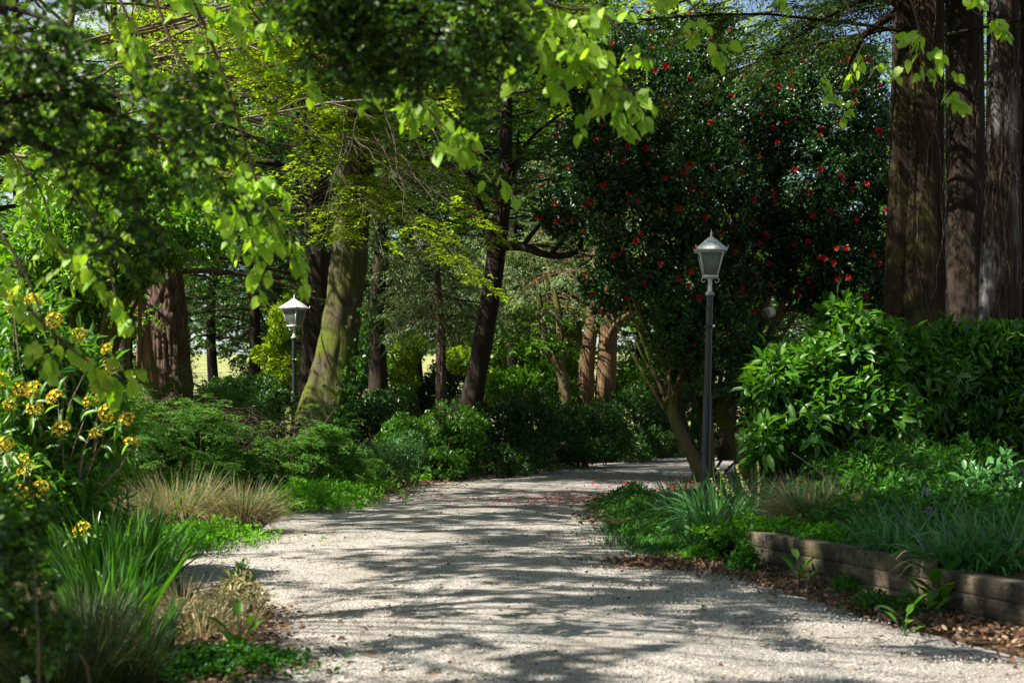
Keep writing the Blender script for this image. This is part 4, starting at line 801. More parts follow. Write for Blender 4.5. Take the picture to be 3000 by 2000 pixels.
shr('yellow-green lit shrub behind the narrow reddish stem', 1250, 40, [(1200, 1030, 40, 70, 50, .8), (1340, 1060, 40, 60, 45, .8), (1180, 1110, 40, 60, 60, .8), (1420, 1130, 40, 40, 40, .6)], 1500, 7, .12, .06, 'yellowgreen', 162)
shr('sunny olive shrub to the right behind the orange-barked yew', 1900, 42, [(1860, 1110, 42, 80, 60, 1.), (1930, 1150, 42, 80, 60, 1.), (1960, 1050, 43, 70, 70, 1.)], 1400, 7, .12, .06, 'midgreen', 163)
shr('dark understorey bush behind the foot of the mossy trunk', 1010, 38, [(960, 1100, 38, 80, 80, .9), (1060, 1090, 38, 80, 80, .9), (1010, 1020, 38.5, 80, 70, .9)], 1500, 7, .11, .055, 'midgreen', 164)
shr('dark understorey bush left of the slim leaning tree', 1330, 44, [(1300, 1120, 44, 70, 70, .9), (1350, 1040, 44, 70, 60, .9), (1230, 1150, 43, 80, 50, .9)], 1500, 7, .12, .06, 'darkbroad', 165)
shr('dark understorey bush right of the slim leaning tree, before the far meadow', 1540, 45, [(1500, 1070, 45, 60, 60, .9), (1570, 1040, 45, 80, 80, .9), (1600, 1120, 44, 90, 60, .9), (1690, 1140, 43, 80, 60, .9)], 1900, 7, .13, .06, 'midgreen', 166)
shr('shadowy bush between the orange-barked yew and the camellia', 1880, 46, [(1840, 1150, 46, 90, 60, .9), (1940, 1130, 46, 100, 80, .9), (1900, 1060, 46, 60, 50, .8)], 1700, 7, .13, .06, 'darkbroad', 167)
shr('dark ferny bush filling the gap below the dark conifers', 760, 41, [(760, 1130, 41, 70, 70, .9), (700, 1160, 41, 60, 50, .8), (830, 1110, 42, 70, 80, .9)], 1500, 7, .12, .055, 'darkbroad', 168)
shr('large glossy laurel with patches of sunlight behind the raised bed', 2470, 15.2, [(2465, 1025, 15.2, 105, 100, .55), (2350, 1075, 14.9, 110, 70, .5), (2560, 1085, 15.2, 130, 100, .65), (2260, 1120, 14.7, 80, 55, .4), (2660, 1130, 15.4, 110, 130, .6), (2420, 1170, 14.9, 150, 90, .6), (2330, 1275, 14.6, 125, 95, .5), (2540, 1250, 15, 150, 120, .65), (2455, 925, 15.3, 38, 45, .25), (2640, 1030, 15.6, 70, 55, .35), (2250, 1300, 14.5, 50, 70, .35)], 2100, 8, .18, .064, 'laurel', 171, 'long', name='laurel_shrub', inner=.45, rough=.5, droop=.35)
shr('clipped flat-topped dark laurel hedge in front of the cypress trunks', 2880, 17, [(2790, 1090, 17, 130, 120, .7), (2920, 1080, 17, 130, 120, .7), (3050, 1090, 17, 130, 120, .7), (2860, 1230, 16.8, 150, 140, .7), (3020, 1230, 16.8, 150, 140, .7), (2730, 1240, 17, 80, 120, .6), (2880, 1010, 17, 150, 50, .6), (3040, 1010, 17, 110, 50, .6)], 2700, 8, .15, .05, 'laurel', 172, 'long', name='laurel_hedge', cat='hedge', rough=.4)
shr('sunny bright-leaved shrub glimpsed between the camellia and the cypress trunks', 2560, 30, [(2560, 900, 30, 60, 90, .8), (2590, 1000, 30, 60, 70, .8), (2500, 980, 31, 60, 70, .8)], 1300, 7, .10, .05, 'midgreen', 173)
shr('tall glossy rhododendron with drooping leaves around the furrowed trunk', 300, 21, [(420, 690, 20, 130, 110, 1.0), (280, 760, 20.5, 150, 130, 1.1), (130, 720, 20, 150, 150, 1.1), (560, 650, 19.5, 130, 90, .8), (200, 900, 21, 160, 120, 1.1), (60, 880, 21, 130, 130, 1.), (480, 560, 20.5, 150, 100, 1.), (330, 600, 20, 120, 90, .9), (380, 800, 20.5, 110, 60, .9), (240, 480, 21, 150, 120, 1)], 3600, 8, .13, .045, 'midgreen', 174, 'long', cat='shrub', name='rhododendron_shrub', stemmat='camelliabark', r0=.05)
shr('dark mixed shrub behind the azalea', 150, 22.5, [(160, 1040, 23, 190, 100, 1.), (60, 1150, 22.5, 160, 120, 1.), (-60, 1000, 22.5, 160, 190, 1.)], 1900, 7, .10, .045, 'hedge', 175)

# ================================================================== GRASSES, STRAP PLANTS, HERBS
def tussock(name, label, cat, loc, parts, group=None, seed=1):
    t = thing(name, label, cat, (0, 0, 0), group)
    for pn, mat, args in parts:
        mb = MB(); clump(mb, R(seed+len(pn)), *args); mb.build(pn, M[mat], t)
    t.location = loc; return t
def dry(label, loc, sc, rz, proto=[None], seed=181):
    if proto[0] is None:
        proto[0] = tussock('grass_tussock', label, 'ornamental grass', (0, 0, 0), [('dry_blade', 'drygrass', (1700, (0, 0, 0), .17, .64, .005, .95, .5, 6)), ('green_blade', 'strap', (420, (0, 0, 0), .15, .56, .005, .7, .3, 5))], 'straw-coloured grass tussocks', seed)
        t = proto[0]; t.location = loc; t.rotation_euler.z = rz; t.scale = (sc,)*3; return t
    return dup(proto[0], loc, rz, sc, label)
gp = lambda x, y, z=0: (*px(x, y, F_*(CH-z)/(y-HY))[:2], z)
dry('broad straw-coloured grass tussock, nearer the conifer mound of the two on the left verge', gp(520, 1560), 1.15, .3)
dry('straw-coloured grass tussock with its blades arching onto the gravel on the left', gp(700, 1562), 1.0, 2.)
dry('thin brown grass tussock on the raised bed behind the timber edging', (*px(2370, 1560, 10.6)[:2], .2), .85, 4.)
dry('faint grey grass tussock below the azalea, near the iris leaves', gp(400, 1570), .8, 1.2)
def iris(label, loc, sc, rz, proto=[None]):
    if proto[0] is None:
        t = proto[0] = tussock('iris_clump', label, 'strap-leaved plant', (0, 0, 0), [('blade', 'iris', (125, (0, 0, 0), .19, .52, .022, .55, .26, 6)), ('withered_blade', 'drygrass', (26, (0, 0, 0), .17, .42, .016, 1.0, .75, 6)), ('low_blade', 'iris', (60, (0, 0, 0), .26, .28, .014, .9, .5, 6))], 'green iris clumps on the left', 191)
        t.location = loc; t.rotation_euler.z = rz; t.scale = (sc,)*3; return t
    return dup(proto[0], loc, rz, sc, label)
for i, (x, y, s, l) in enumerate([(300, 1735, 1.15, 'tall bright green iris clump in front of the azalea stems'), (400, 1725, 1.0, 'iris clump with long blades leaning toward the gravel'), (390, 1660, 1.0, 'iris clump just in front of the grass tussocks on the left'),
        (200, 1700, 1.1, 'iris clump under the azalea at the left edge'), (330, 1850, 1.0, 'lush iris clump lowest on the left, behind the grey grass'), (330, 1615, .75, 'small iris clump beside the straw-coloured tussocks')]):
    iris(l, gp(x, y), s, i*1.3)
def bigblade(label, loc, seed):
    t = thing('strap_plant', label, 'strap-leaved plant', loc); rg = R(seed); n = 11; mb = MB()
    P = A([0, 0, 0.])+rg.normal(size=(n, 3))*A([.05, .05, 0]); D = A([[.55, .1, .8]])+rg.normal(size=(n, 3))*.35; D[:, 2] = np.abs(D[:, 2])+.2
    blades(mb, P+A(loc), D, .42, .034, .15, 7); mb.build('blade', M['iris'], t); return t
bigblade('out-of-focus broad dark blades leaning right at the bottom left corner', gp(420, 1960), 195)
def greyg(label, loc, sc, rz, proto=[None]):
    if proto[0] is None:
        t = proto[0] = tussock('grass_tussock', label, 'ornamental grass', (0, 0, 0), [('blade', 'greygrass', (700, (0, 0, 0), .14, .5, .004, .6, .35, 6))], 'blurred grey grasses at the bottom left', 197)
        t.location = loc; t.rotation_euler.z = rz; t.scale = (sc,)*3; return t
    return dup(proto[0], loc, rz, sc, label)
for i, (x, Y, s, l) in enumerate([(330, 5.2, .85, 'blurred grey-green grass tussock at the very bottom, nearest the gravel'), (190, 5.0, .8, 'blurred grass tussock among the small white flowers'), (60, 5.3, .8, 'blurred grass tussock in the bottom left corner'), (260, 6.2, .8, 'grey grass tussock below the lowest iris leaves')]):
    greyg(l, (gx(x, Y), Y, 0), s, i*1.7)
def whiteflower(label, x, y, Y):
    p = px(x, y, Y); t = thing('white_flower', label, 'flower', (p[0], p[1], 0), 'small white flowers'); rg = R(int(x))
    mb = MB(); prisms(mb, A([[p[0], p[1], 0]]), A([[p[0]+.01, p[1], p[2]*.5]]), p[None]-A([[0, 0, .005]]), .003, .002); mb.build('stalk', M['iris'], t)
    f = MB(); n = 5; a = np.arange(n)*1.2566; leaves(f, np.repeat(p[None], n, 0), np.stack([np.cos(a), -np.ones(n)*.25, np.sin(a)], 1), np.repeat(A([[0, -1, .3]]), n, 0), .02, .018, 'oval'); f.build('bloom', M['white'], t)
whiteflower('highest of the small white flowers at the bottom left', 205, 1893, 5.0); whiteflower('middle small white flower at the bottom left', 180, 1922, 4.9); whiteflower('lowest small white flower, at the bottom frame edge', 75, 1992, 4.8)

def herbpatch(label, pts, n, L, W, mat, seed, h=.18, k=7, shape='oval', cat='herb', name='herb_patch', zb=None):
    rng = R(seed); i = rng.integers(0, len(pts), n); p = A(pts)[i]
    P = np.c_[p[:, 0]+rng.normal(size=n)*p[:, 2], p[:, 1]+rng.normal(size=n)*p[:, 3]]
    z0 = zb if zb is not None else 0.
    t = thing(name, label, cat, (p[0, 0], p[0, 1], z0))
    d = np.sqrt(((P[:, 0]-p[:, 0])/p[:, 2])**2+((P[:, 1]-p[:, 1])/p[:, 3])**2); hh = h*np.clip(1.25-.35*d, .25, 1.3)*(.3+.8*rng.random(n))
    Q = np.c_[P, z0+hh]; O = nrm(UP+rng.normal(size=(n, 3))*.45); mb = MB(); whorls(mb, rng, Q, O, k, L, W, shape, spread=1.0, up=.1, droop=.1)
    st = MB(); prisms(st, np.c_[P, np.full(n, z0-.02)], np.c_[P+rng.normal(size=(n, 2))*.01, z0+hh*.5], Q, .003, .0018)
    mb.build('foliage', M[mat], t); st.build('stem', M['iris'], t)['kind'] = 'stuff'; return t
def gpp(*rows): return [(*gp(x, y)[:2], sx, sy) for x, y, sx, sy in rows]
herbpatch('bright green low herb patch in front of the straw-coloured tussocks', gpp((570, 1605, .22, .15), (640, 1588, .22, .18), (520, 1625, .15, .12)), 520, .045, .018, 'herb', 201, .16)
herbpatch('lush herb patch spilling onto the gravel right of the tussocks', gpp((870, 1500, .35, .35), (960, 1480, .3, .5), (1040, 1450, .3, .6), (900, 1460, .3, .5)), 1200, .06, .028, 'herb', 202, .25)
herbpatch('yellowish low weeds in front of the pale fine-leaved shrub', gpp((1000, 1420, .4, .6), (1080, 1410, .4, .6), (960, 1430, .3, .5)), 700, .06, .03, 'herb', 203, .2)
herbpatch('tiny bright weed on the leaf litter by the path bend', gpp((1230, 1412, .12, .2), (1210, 1408, .1, .1)), 60, .07, .03, 'herb', 204, .14)
herbpatch('thin row of low weeds under the hedge shrubs', gpp((1330, 1393, .5, .3), (1450, 1385, .6, .3), (1560, 1380, .5, .3)), 420, .06, .025, 'fern', 205, .12)
herbpatch('dark green weeds along the right edge of the gravel before the lamp', gpp((1820, 1500, .16, .5), (1880, 1530, .2, .4), (1860, 1470, .15, .6), (1940, 1580, .2, .25)), 1000, .045, .02, 'fern', 206, .19)
herbpatch('short mossy ground weeds at the right gravel edge', gpp((1830, 1560, .16, .25), (1960, 1620, .18, .2), (2040, 1640, .15, .15), (1900, 1600, .2, .2)), 1400, .026, .012, 'fern', 207, .06, 6)
herbpatch('bright young weed glowing in sun left of the timber edging', gpp((2050, 1650, .06, .05),), 90, .035, .02, 'herb', 208, .1)
herbpatch('soft green feathery weeds beside the square timber end', gpp((2130, 1640, .12, .12), (2100, 1600, .12, .12), (2180, 1680, .05, .06)), 420, .04, .018, 'fern', 209, .17)
herbpatch('small fern-like weeds growing against the middle of the timber edging', gpp((2560, 1790, .06, .08), (2660, 1800, .06, .1), (2480, 1740, .05, .1)), 300, .03, .013, 'fern', 210, .09)
herbpatch('low clover-like weeds on the bottom left verge', gpp((560, 1960, .18, .15), (700, 1960, .12, .12), (480, 1990, .2, .12)), 700, .03, .02, 'fern', 211, .07)
herbpatch('sparse dry weeds on the brown litter of the left verge', gpp((620, 1850, .1, .2), (700, 1800, .07, .15)), 130, .05, .012, 'drygrass', 212, .16)
herbpatch('single leafy weed standing at the left gravel edge', gpp((705, 1745, .03, .04)), 40, .05, .018, 'fern', 213, .16)
def wispy(label, x, y, s, seed, mat='drygrass', n=90):
    rg = R(seed); loc = gp(x, y); t = thing('grass_tuft', label, 'grass tuft', loc, 'thin grass tufts on the left verge'); mb = MB(); clump(mb, rg, n, loc, .07, .26*s, .003, .7, .25, 4); mb.build('blade', M[mat], t)
wispy('wispy golden grass tuft at the left gravel edge, left of its pair', 590, 1880, 1., 221); wispy('wispy golden grass tuft touching the gravel, right of its pair', 690, 1870, .9, 222); wispy('thin grass tuft below the iris blades', 530, 1800, 1., 223); wispy('short green grass tuft by the lone weed', 700, 1790, .6, 224, 'iris', 40)
def broadweed(label, loc, seed, n=7, L=.14):
    rg = R(seed); t = thing('broad_leaved_weed', label, 'weed', loc, 'broad-leaved weeds at the foot of the timber'); mb = MB(); a = np.arange(n)*2.4; e = .3+.7*rg.random(n)
    P = A(loc)+np.stack([np.cos(a)*.012, np.sin(a)*.012, .01+.02*np.arange(n)], 1); D = np.stack([np.cos(a), np.sin(a), e*1.4], 1); leaves(mb, P+D*.03, D, nrm(UP+np.stack([-np.cos(a), -np.sin(a), 0*a], 1)*.5), L*(.6+.5*rg.random(n)), L*.42, 'oval')
    mb.build('foliage', M['laurel'], t); s = MB(); prisms(s, np.repeat(A(loc)[None], n, 0), P, P+D*.04, .004, .003); s.build('stem', M['iris'], t)
broadweed('broad-leaved weed against the shaded middle of the timber edging', gp(2345, 1715), 231); broadweed('tall broad-leaved weed hiding the gap between the timber boards', gp(2755, 1800), 232, 11, .17)
broadweed('flat broad-leaved weed on the litter, nearest the camera', gp(2650, 1862), 233, 6, .10); broadweed('broad-leaved weed at the bottom left verge', gp(700, 1930), 234, 7, .12); broadweed('floppy broad-leaved weed left of the gap in the boards', gp(2715, 1812), 235, 6, .14)

# raised bed on the right
def strap(label, loc, sc, rz, proto=[None]):
    if proto[0] is None:
        t = proto[0] = tussock('strap_plant', label, 'strap-leaved plant', (0, 0, 0), [('blade', 'strap', (150, (0, 0, 0), .15, .52, .017, .9, .45, 7)), ('withered_blade', 'drygrass', (16, (0, 0, 0), .14, .42, .012, 1.1, .8, 6)), ('low_blade', 'strap', (70, (0, 0, 0), .2, .3, .013, 1.1, .5, 6))], 'blue-green strap-leaved clumps on the right', 241)
        t.location = loc; t.rotation_euler.z = rz; t.scale = (sc,)*3; return t
    return dup(proto[0], loc, rz, sc, label)
for i, (x, Y, z, s, l) in enumerate([(2010, 12.6, .05, 1.15, 'strap-leaved clump below the lamp post, spilling to the gravel'), (2110, 11.6, .12, 1.2, 'bluish strap-leaved clump with sunlit arching blades, left of the timber end'), (2080, 10.6, .08, 1.0, 'strap-leaved clump drooping down to the weeds by the timber end'), (1990, 16.5, .0, 1.0, 'dark upright strap-leaved clump against the gravel beside the lamp post'), (2200, 12.6, .2, 1.0, 'strap-leaved clump under the pale flower spikes'),
        (2630, 8.4, .2, .8, 'strap-leaved clump overhanging the top of the timber, mid length'), (2790, 7.7, .2, .85, 'strap-leaved clump drooping over the timber gap'), (2900, 7.6, .2, .95, 'strap-leaved clump near the right edge with long upright blades'), (3010, 7.8, .2, .9, 'strap-leaved clump cut by the right frame edge'), (2560, 9.4, .2, .7, 'small strap-leaved clump behind the timber, near the brown grass'), (2730, 9., .2, .9, 'strap-leaved clump among the purple flowers'), (2160, 17.5, .0, 1.0, 'shaded strap-leaved clump at the foot of the thick camellia stem')]):
    strap(l, (gx(x, Y), Y, z), s, i*1.9)
herbpatch('dense dark geranium-like groundcover over the raised bed', [(gx(2600, 10.5), 10.5, .5, .7), (gx(2800, 10), 10, .5, .7), (gx(2700, 12), 12, .6, .8), (gx(2950, 9.5), 9.5, .4, .7), (gx(2500, 11.5), 11.5, .3, .5), (gx(2900, 12.5), 12.5, .5, .8)], 2600, .055, .030, 'fern', 251, .30, 7, zb=.2, name='geranium_patch', cat='groundcover')
herbpatch('tall ferny plants in front of the laurel', [(gx(2560, 13), 13, .35, .4), (gx(2700, 13.5), 13.5, .4, .4), (gx(2850, 13.8), 13.8, .5, .4)], 1100, .075, .026, 'fern', 252, .55, 8, zb=.15, name='fern_patch', cat='fern')
herbpatch('bright leafy groundcover at the corner of the timber edging', [(gx(2200, 10.2), 10.2, .16, .16), (gx(2280, 10), 10., .14, .15), (gx(2440, 9.5), 9.5, .12, .12)], 300, .055, .026, 'herb', 253, .09, 7, zb=.2)
herbpatch('low green groundcover along the top of the timber', [(gx(2590, 8.8), 8.8, .10, .22), (gx(2730, 8.4), 8.4, .10, .22), (gx(2940, 7.8), 7.8, .14, .22), (gx(3040, 7.5), 7.5, .15, .2)], 560, .04, .022, 'fern', 254, .09, 7, zb=.2)
herbpatch('bluish-leaved plant at the right edge of the raised bed', [(gx(2930, 11), 11, .15, .15), (gx(2860, 11.2), 11.2, .12, .12)], 130, .10, .05, 'strap', 255, .42, 6, zb=.2)
herbpatch('shaded greenery under the laurel on the right', [(gx(2300, 13.6), 13.6, .25, .3), (gx(2420, 13.8), 13.8, .3, .3)], 420, .06, .025, 'fern', 256, .2, 7, zb=.1)
def spike(label, x0, y0, x1, y1, Y):
    a, b = px(x0, y0, Y), px(x1, y1, Y); rg = R(int(x1*7+y1)); t = thing('flower_spike', label, 'flower spike', a, 'pale flower spikes beside the lamp post')
    m = (a+b)/2+A([.02, 0, .01]); st = MB(); prisms(st, a[None], m[None], b[None], .004, .002); st.build('stalk', M['iris'], t)
    n = 46; u = .45+.55*np.sort(rg.random(n)); P = a+(b-a)*u[:, None]; D = nrm(rg.normal(size=(n, 3))+A([0, 0, -.2])); f = MB(); leaves(f, P, D, nrm(rg.normal(size=(n, 3))), .020, .014, 'fold'); leaves(f, P+D*.012, -D+rg.normal(size=(n, 3))*.5, nrm(rg.normal(size=(n, 3))), .016, .012, 'fold'); f.build('floret', M['cream'], t)
for i, (x0, y0, x1, y1, l) in enumerate([(2170, 1510, 2100, 1362, 'tallest pale flower spike next to the post'), (2180, 1510, 2118, 1382, 'pale flower spike just right of the tallest one'), (2210, 1500, 2156, 1358, 'pale flower spike against the thick camellia stem'), (2220, 1500, 2172, 1400, 'short pale spike leaning along the thick camellia stem'), (2150, 1510, 2084, 1402, 'pale flower spike nearest the lamp post'), (2190, 1520, 2140, 1430, 'lowest short pale flower spike'), (2225, 1520, 2222, 1352, 'straight upright thin green spike left of the laurel'), (2305, 1520, 2342, 1395, 'pale spike leaning right in front of the brown tussock')]):
    spike(l, x0, y0, x1, y1, 11.8)
def purple(label, x, y, Y):
    p = px(x, y, Y); t = thing('purple_flower', label, 'flower', (p[0], p[1], .2), 'purple flowers on the raised bed'); rg = R(int(x)); mb = MB(); b = A([p[0]+.02, p[1], .2]); prisms(mb, b[None], (b+p)[None]/2, p[None], .003, .002); mb.build('stalk', M['iris'], t)
    f = MB(); n = 14; D = nrm(rg.normal(size=(n, 3))); leaves(f, p+D*.012, D, nrm(rg.normal(size=(n, 3))), .022, .012, 'fold'); f.build('bloom', M['purple'], t)
purple('purple flower highest in the groundcover', 2712, 1440, 9); purple('purple flower in the middle of the groundcover', 2718, 1495, 8.6); purple('purple flower lowest, just above the timber', 2703, 1585, 8.2); purple('purple flower near the right frame edge', 2998, 1590, 7.6)
def deadstem(label, p0, p1, r):
    p0, p1 = A(p0), A(p1); t = thing('dead_stem', label, 'dead stem', p0, 'dead stems on the right'); mb = MB(); tube(mb, spline([p0, (p0+p1)/2+A([.02, 0, .04]), p1], 8), np.linspace(r, r*.5, 8), 5); mb.build('stem', M['palebark'], t)
deadstem('long pale dead stem leaning across the brown tussock', px(2490, 1490, 10.5), px(2320, 1325, 10.8), .006); deadstem('thin dead stem in the dark below the laurel', px(2690, 1390, 13), px(2630, 1280, 13.2), .007)
# fallen log in the bed
t = thing('fallen_log', 'thin fallen log lit by the sun under the laurel', 'log', px(2300, 1372, 15)); mb = MB(); trunk(mb, [px(2240, 1376, 15), px(2310, 1366, 15), px(2380, 1356, 15.2)], [.03, .033, .026], 12, .06, .2, 6, 3, 5, 0); mb.build('trunk', M['palebark'], t, True)
tube(MB(), [c0+A([.10, .06, .02]), c0+A([-.0, -.0, .0])], [.098, .098], 24).build('cut_face', M['cutwood'], bpy.data.objects['camellia_tree.001'])

# ================================================================== NEAR OVERHANGING TREES
def clipframe(P): return P[:, 2] > 1.0+.315*np.maximum(P[:, 1], .5)+.25      # keeps the high crowns above the camera's view
def lime(label, base, H, cz0, rm, nb, seed, boughs_low, nleaf=(.16, 1.3, 8, .45, 10), yd=None):
    rng = R(seed); base = A(base, float); t = thing('lime_tree', label, 'tree', base, 'lime trees overhanging the path')
    ax = spline([base-A([0, 0, .1]), base+A([.1, 0, H*.4]), base+A([.2, .1, H])], 20); mb = MB(); trunk(mb, ax, [.16, .12, .07, .02], 24, .2, .1, 10, 1., seed)
    bs = crown_boughs(rng, ax, cz0, H*.97, nb, rm, lambda f: math.sqrt(max(.1, 1-(1.5*f-.4)**2)), .1, .18, dirw=0.)
    for b in bs: tube(mb, b, np.linspace(.018, .004, len(b)), 5, cap=False)
    lf = MB(); sp, bl, m, tl, k = nleaf; grow(R(seed+1), bs, sp, bl, m, tl, k, .11, .09, 'flat', .45, .15, .6, .35, mb, lf, .0022, twigwood=False, clip=(clipframe, clumps(.15, .385)))
    mb.build('trunk', M['greybark'], t, True); lf.build('crown', M['lime'], t)
    for i, (pts, r0, kw) in enumerate(boughs_low):
        P = spline([px(*q) if len(q) == 3 else q[:3] for q in pts], 16); w, f = MB(), MB(); tube(w, P, np.linspace(r0, .003, 16), 6, cap=False)
        q = dict(spacing=.075, bl=.30, m=4, tl=.12, k=3, ll=.056, lw=.047); q.update(kw)
        grow(R(seed+10+i), [P], q['spacing'], q['bl'], q['m'], q['tl'], q['k'], q['ll'], q['lw'], 'heart', .35, .25, .5, .55, w, f, .0016, start=q.get('start', .1), gap=False)
        br = w.build('hanging_branch', M['twig'], t, True); f.build('foliage', M['lime'], br)
    return t
lime('lime tree whose bright heart-leaved branches hang into the top of the view', (-5.6, 5.6, 0), 11, 4.6, 5.2, 54, 301, [
    ([(1180, -260, 5.4), (1400, -120, 5.5), (1560, 20, 5.5), (1680, 110, 5.5), (1760, 170, 5.5), (1835, 255, 5.5)], .009, dict(spacing=.028)),
    ([(1260, -160, 5.3), (1460, 0, 5.35), (1600, 90, 5.4), (1710, 180, 5.4), (1780, 270, 5.4)], .006, dict(spacing=.045, start=.25)),
    ([(1350, -140, 5.6), (1500, -40, 5.7), (1640, 20, 5.8), (1760, 40, 5.8), (1835, 110, 5.8)], .007, dict(spacing=.12)),
    ([(1000, -200, 5.6), (1120, 60, 5.7), (1200, 230, 5.7), (1280, 350, 5.7), (1385, 440, 5.7)], .008, dict(spacing=.05, start=.35)),
    ([(380, -250, 6.0), (560, 0, 6.0), (640, 180, 6.1), (700, 360, 6.1), (760, 560, 6.1), (830, 690, 6.1)], .010, dict(spacing=.08)),
    ([(420, -120, 6.2), (500, 120, 6.2), (610, 300, 6.2), (690, 480, 6.2), (740, 720, 6.2)], .008, dict(spacing=.07, start=.4)),
    ([(250, -200, 6.6), (380, 60, 6.6), (470, 260, 6.6), (560, 430, 6.6), (640, 620, 6.6)], .008, dict(spacing=.08, ll=.055, lw=.046, start=.2)),
    ([(-60, -100, 6.8), (60, 120, 6.8), (180, 300, 6.8), (230, 520, 6.8), (300, 640, 6.8)], .008, dict(spacing=.07, ll=.05, lw=.042, start=.1)),
    ([(-120, 300, 6.8), (20, 430, 6.8), (120, 560, 6.8), (160, 700, 6.8), (260, 790, 6.8)], .007, dict(spacing=.07, ll=.05, lw=.042, start=.1)),
    ([(560, -200, 6.1), (700, -20, 6.1), (800, 110, 6.1), (880, 190, 6.1)], .007, dict(spacing=.09)),
    ([(100, 300, 5.2), (200, 520, 5.3), (290, 700, 5.3), (330, 830, 5.3)], .007, dict(spacing=.14, start=.4)),
    ([(-80, 560, 5.0), (40, 740, 5.0), (100, 860, 5.0), (130, 960, 5.0)], .007, dict(spacing=.10, start=.3)),
    ([(80, 900, 4.8), (180, 1000, 4.8), (260, 1060, 4.9)], .005, dict(spacing=.2)),
    ([(100, -160, 4.2), (220, -40, 4.2), (320, 60, 4.2), (360, 130, 4.2)], .006, dict(spacing=.12)),
    ([(0, 100, 6.5), (130, 230, 6.5), (230, 380, 6.6), (330, 560, 6.6)], .008, dict(spacing=.07, ll=.052, lw=.044)),
    ([(700, -160, 6.4), (760, 0, 6.4), (830, 60, 6.4), (950, 100, 6.4)], .007, dict(spacing=.16)),
    ])
lime('second lime tree added for shade, its high leafy twigs hanging before the cypress trunks', (-7.4, 15.5, 0), 14, 6.2, 9.4, 90, 331, [  # added off-left; its crown, out of view, shades the right-hand planting
    ([(2560, -260, 8), (2640, -80, 8), (2690, 80, 8), (2700, 190, 8.1), (2770, 260, 8.1)], .007, dict(spacing=.16, ll=.07, lw=.058, start=.3)),
    ([(2760, -200, 8.2), (2820, -40, 8.2), (2850, 30, 8.2), (2890, 50, 8.2)], .006, dict(spacing=.14, ll=.07, lw=.058)),
    ([(2150, -220, 9), (2260, -20, 9), (2330, 120, 9.1), (2400, 210, 9.1)], .007, dict(spacing=.22, ll=.06, lw=.05, start=.3)),
    ([(1880, -200, 8), (1960, -60, 8), (2030, 20, 8), (2080, 100, 8)], .006, dict(spacing=.2, ll=.065, lw=.055, start=.3)),
    ([(2420, -150, 9), (2500, 60, 9), (2560, 190, 9.2), (2520, 260, 9.2)], .006, dict(spacing=.25, ll=.06, lw=.05, start=.4)),
    ], (.19, 1.6, 8, .5, 10))
# small-leaved dark evergreen close to the camera on the left
t = thing('evergreen_tree', 'near small-leaved dark evergreen, blurred boughs across the upper left', 'tree', (-3.9, 3.4, 0))
mb = MB(); ax = spline([A([-3.9, 3.4, -.1]), A([-3.7, 3.4, 2.0]), A([-3.5, 3.5, 4.5])], 12); trunk(mb, ax, [.14, .11, .05], 16, .15); rg = R(351); bs = []
def darkb(pts, n, sprd, ln):
    P = spline([px(*q) if isinstance(q, tuple) else A(q) for q in pts], 14); tube(mb, P, np.linspace(.022, .004, 14), 6, cap=False)
    for i in range(n):
        p = P[int(rg.integers(6, 14))]; bs.append(bough(rg, p, nrm(rg.normal(size=3)*A([1, .7, .7])+A([.2, 0, -.35])), ln*(.5+.8*rg.random()), .2, 0, 6))
    bs.append(P)
darkb([[-3.7, 3.4, 2.0], (-250, 300, 3.7), (80, 270, 3.8), (300, 320, 3.8), (430, 380, 3.8), (500, 470, 3.8)], 18, .2, .16)
darkb([[-3.7, 3.4, 1.9], (-250, 450, 3.7), (0, 400, 3.7), (180, 450, 3.8), (300, 500, 3.8), (290, 600, 3.8)], 10, .2, .15)
darkb([[-3.6, 3.4, 2.3], (-250, 120, 3.9), (50, 150, 3.9), (250, 240, 4), (380, 300, 4)], 7, .2, .26)
darkb([[-3.5, 3.5, 3.4], (300, -420, 4.0), (700, -300, 4.0), (950, -160, 4.1), (1100, -20, 4.1), (1250, 80, 4.1), (1340, 170, 4.1)], 38, .2, .13)
darkb([[-3.5, 3.5, 3.3], (400, -380, 4.0), (800, -200, 4.0), (950, -40, 4.0), (1030, 60, 4.1), (1090, 150, 4.1)], 26, .2, .12)
darkb([[-3.5, 3.5, 3.5], (600, -420, 4.1), (1000, -280, 4.1), (1250, -100, 4.2), (1400, 0, 4.2), (1440, 60, 4.2)], 26, .2, .13)
darkb([[-3.6, 3.4, 2.3], (-250, 0, 3.6), (0, 20, 3.7), (140, 60, 3.7)], 14, .2, .25)
up = crown_boughs(R(353), ax, 2.3, 4.5, 26, 1.5, lambda f: 1-.4*f, .1, .3)  # upper crown out of view, added to shade the bottom left
for b in up: tube(mb, b, np.linspace(.02, .004, len(b)), 5, cap=False)
lf = MB(); grow(R(354), up, .09, .4, 7, .16, 7, .05, .03, 'fold', .3, .1, .7, .1, mb, lf, .002, twigwood=False, clip=lambda P: (P[:, 0] < -.42*P[:, 1]-.25) | (P[:, 2] > 1.5+.33*P[:, 1]))
grow(R(352), bs, .045, .16, 5, .07, 5, .026, .017, 'oval', .2, .1, .7, .2, mb, lf, .0012, start=.35); mb.build('trunk', M['darkbark'], t, True); lf.build('crown', M['darkever'], t)
shr('blurred dark box-like bush in the bottom left corner', 40, 3.7, [(0, 1560, 3.7, 170, 130, .2), (40, 1720, 3.6, 180, 150, .2), (-80, 1640, 3.6, 160, 260, .2), (80, 1850, 3.6, 130, 120, .15)], 620, 8, .026, .015, 'darkever', 361, 'oval', name='box_shrub', sub=3, r0=.006)

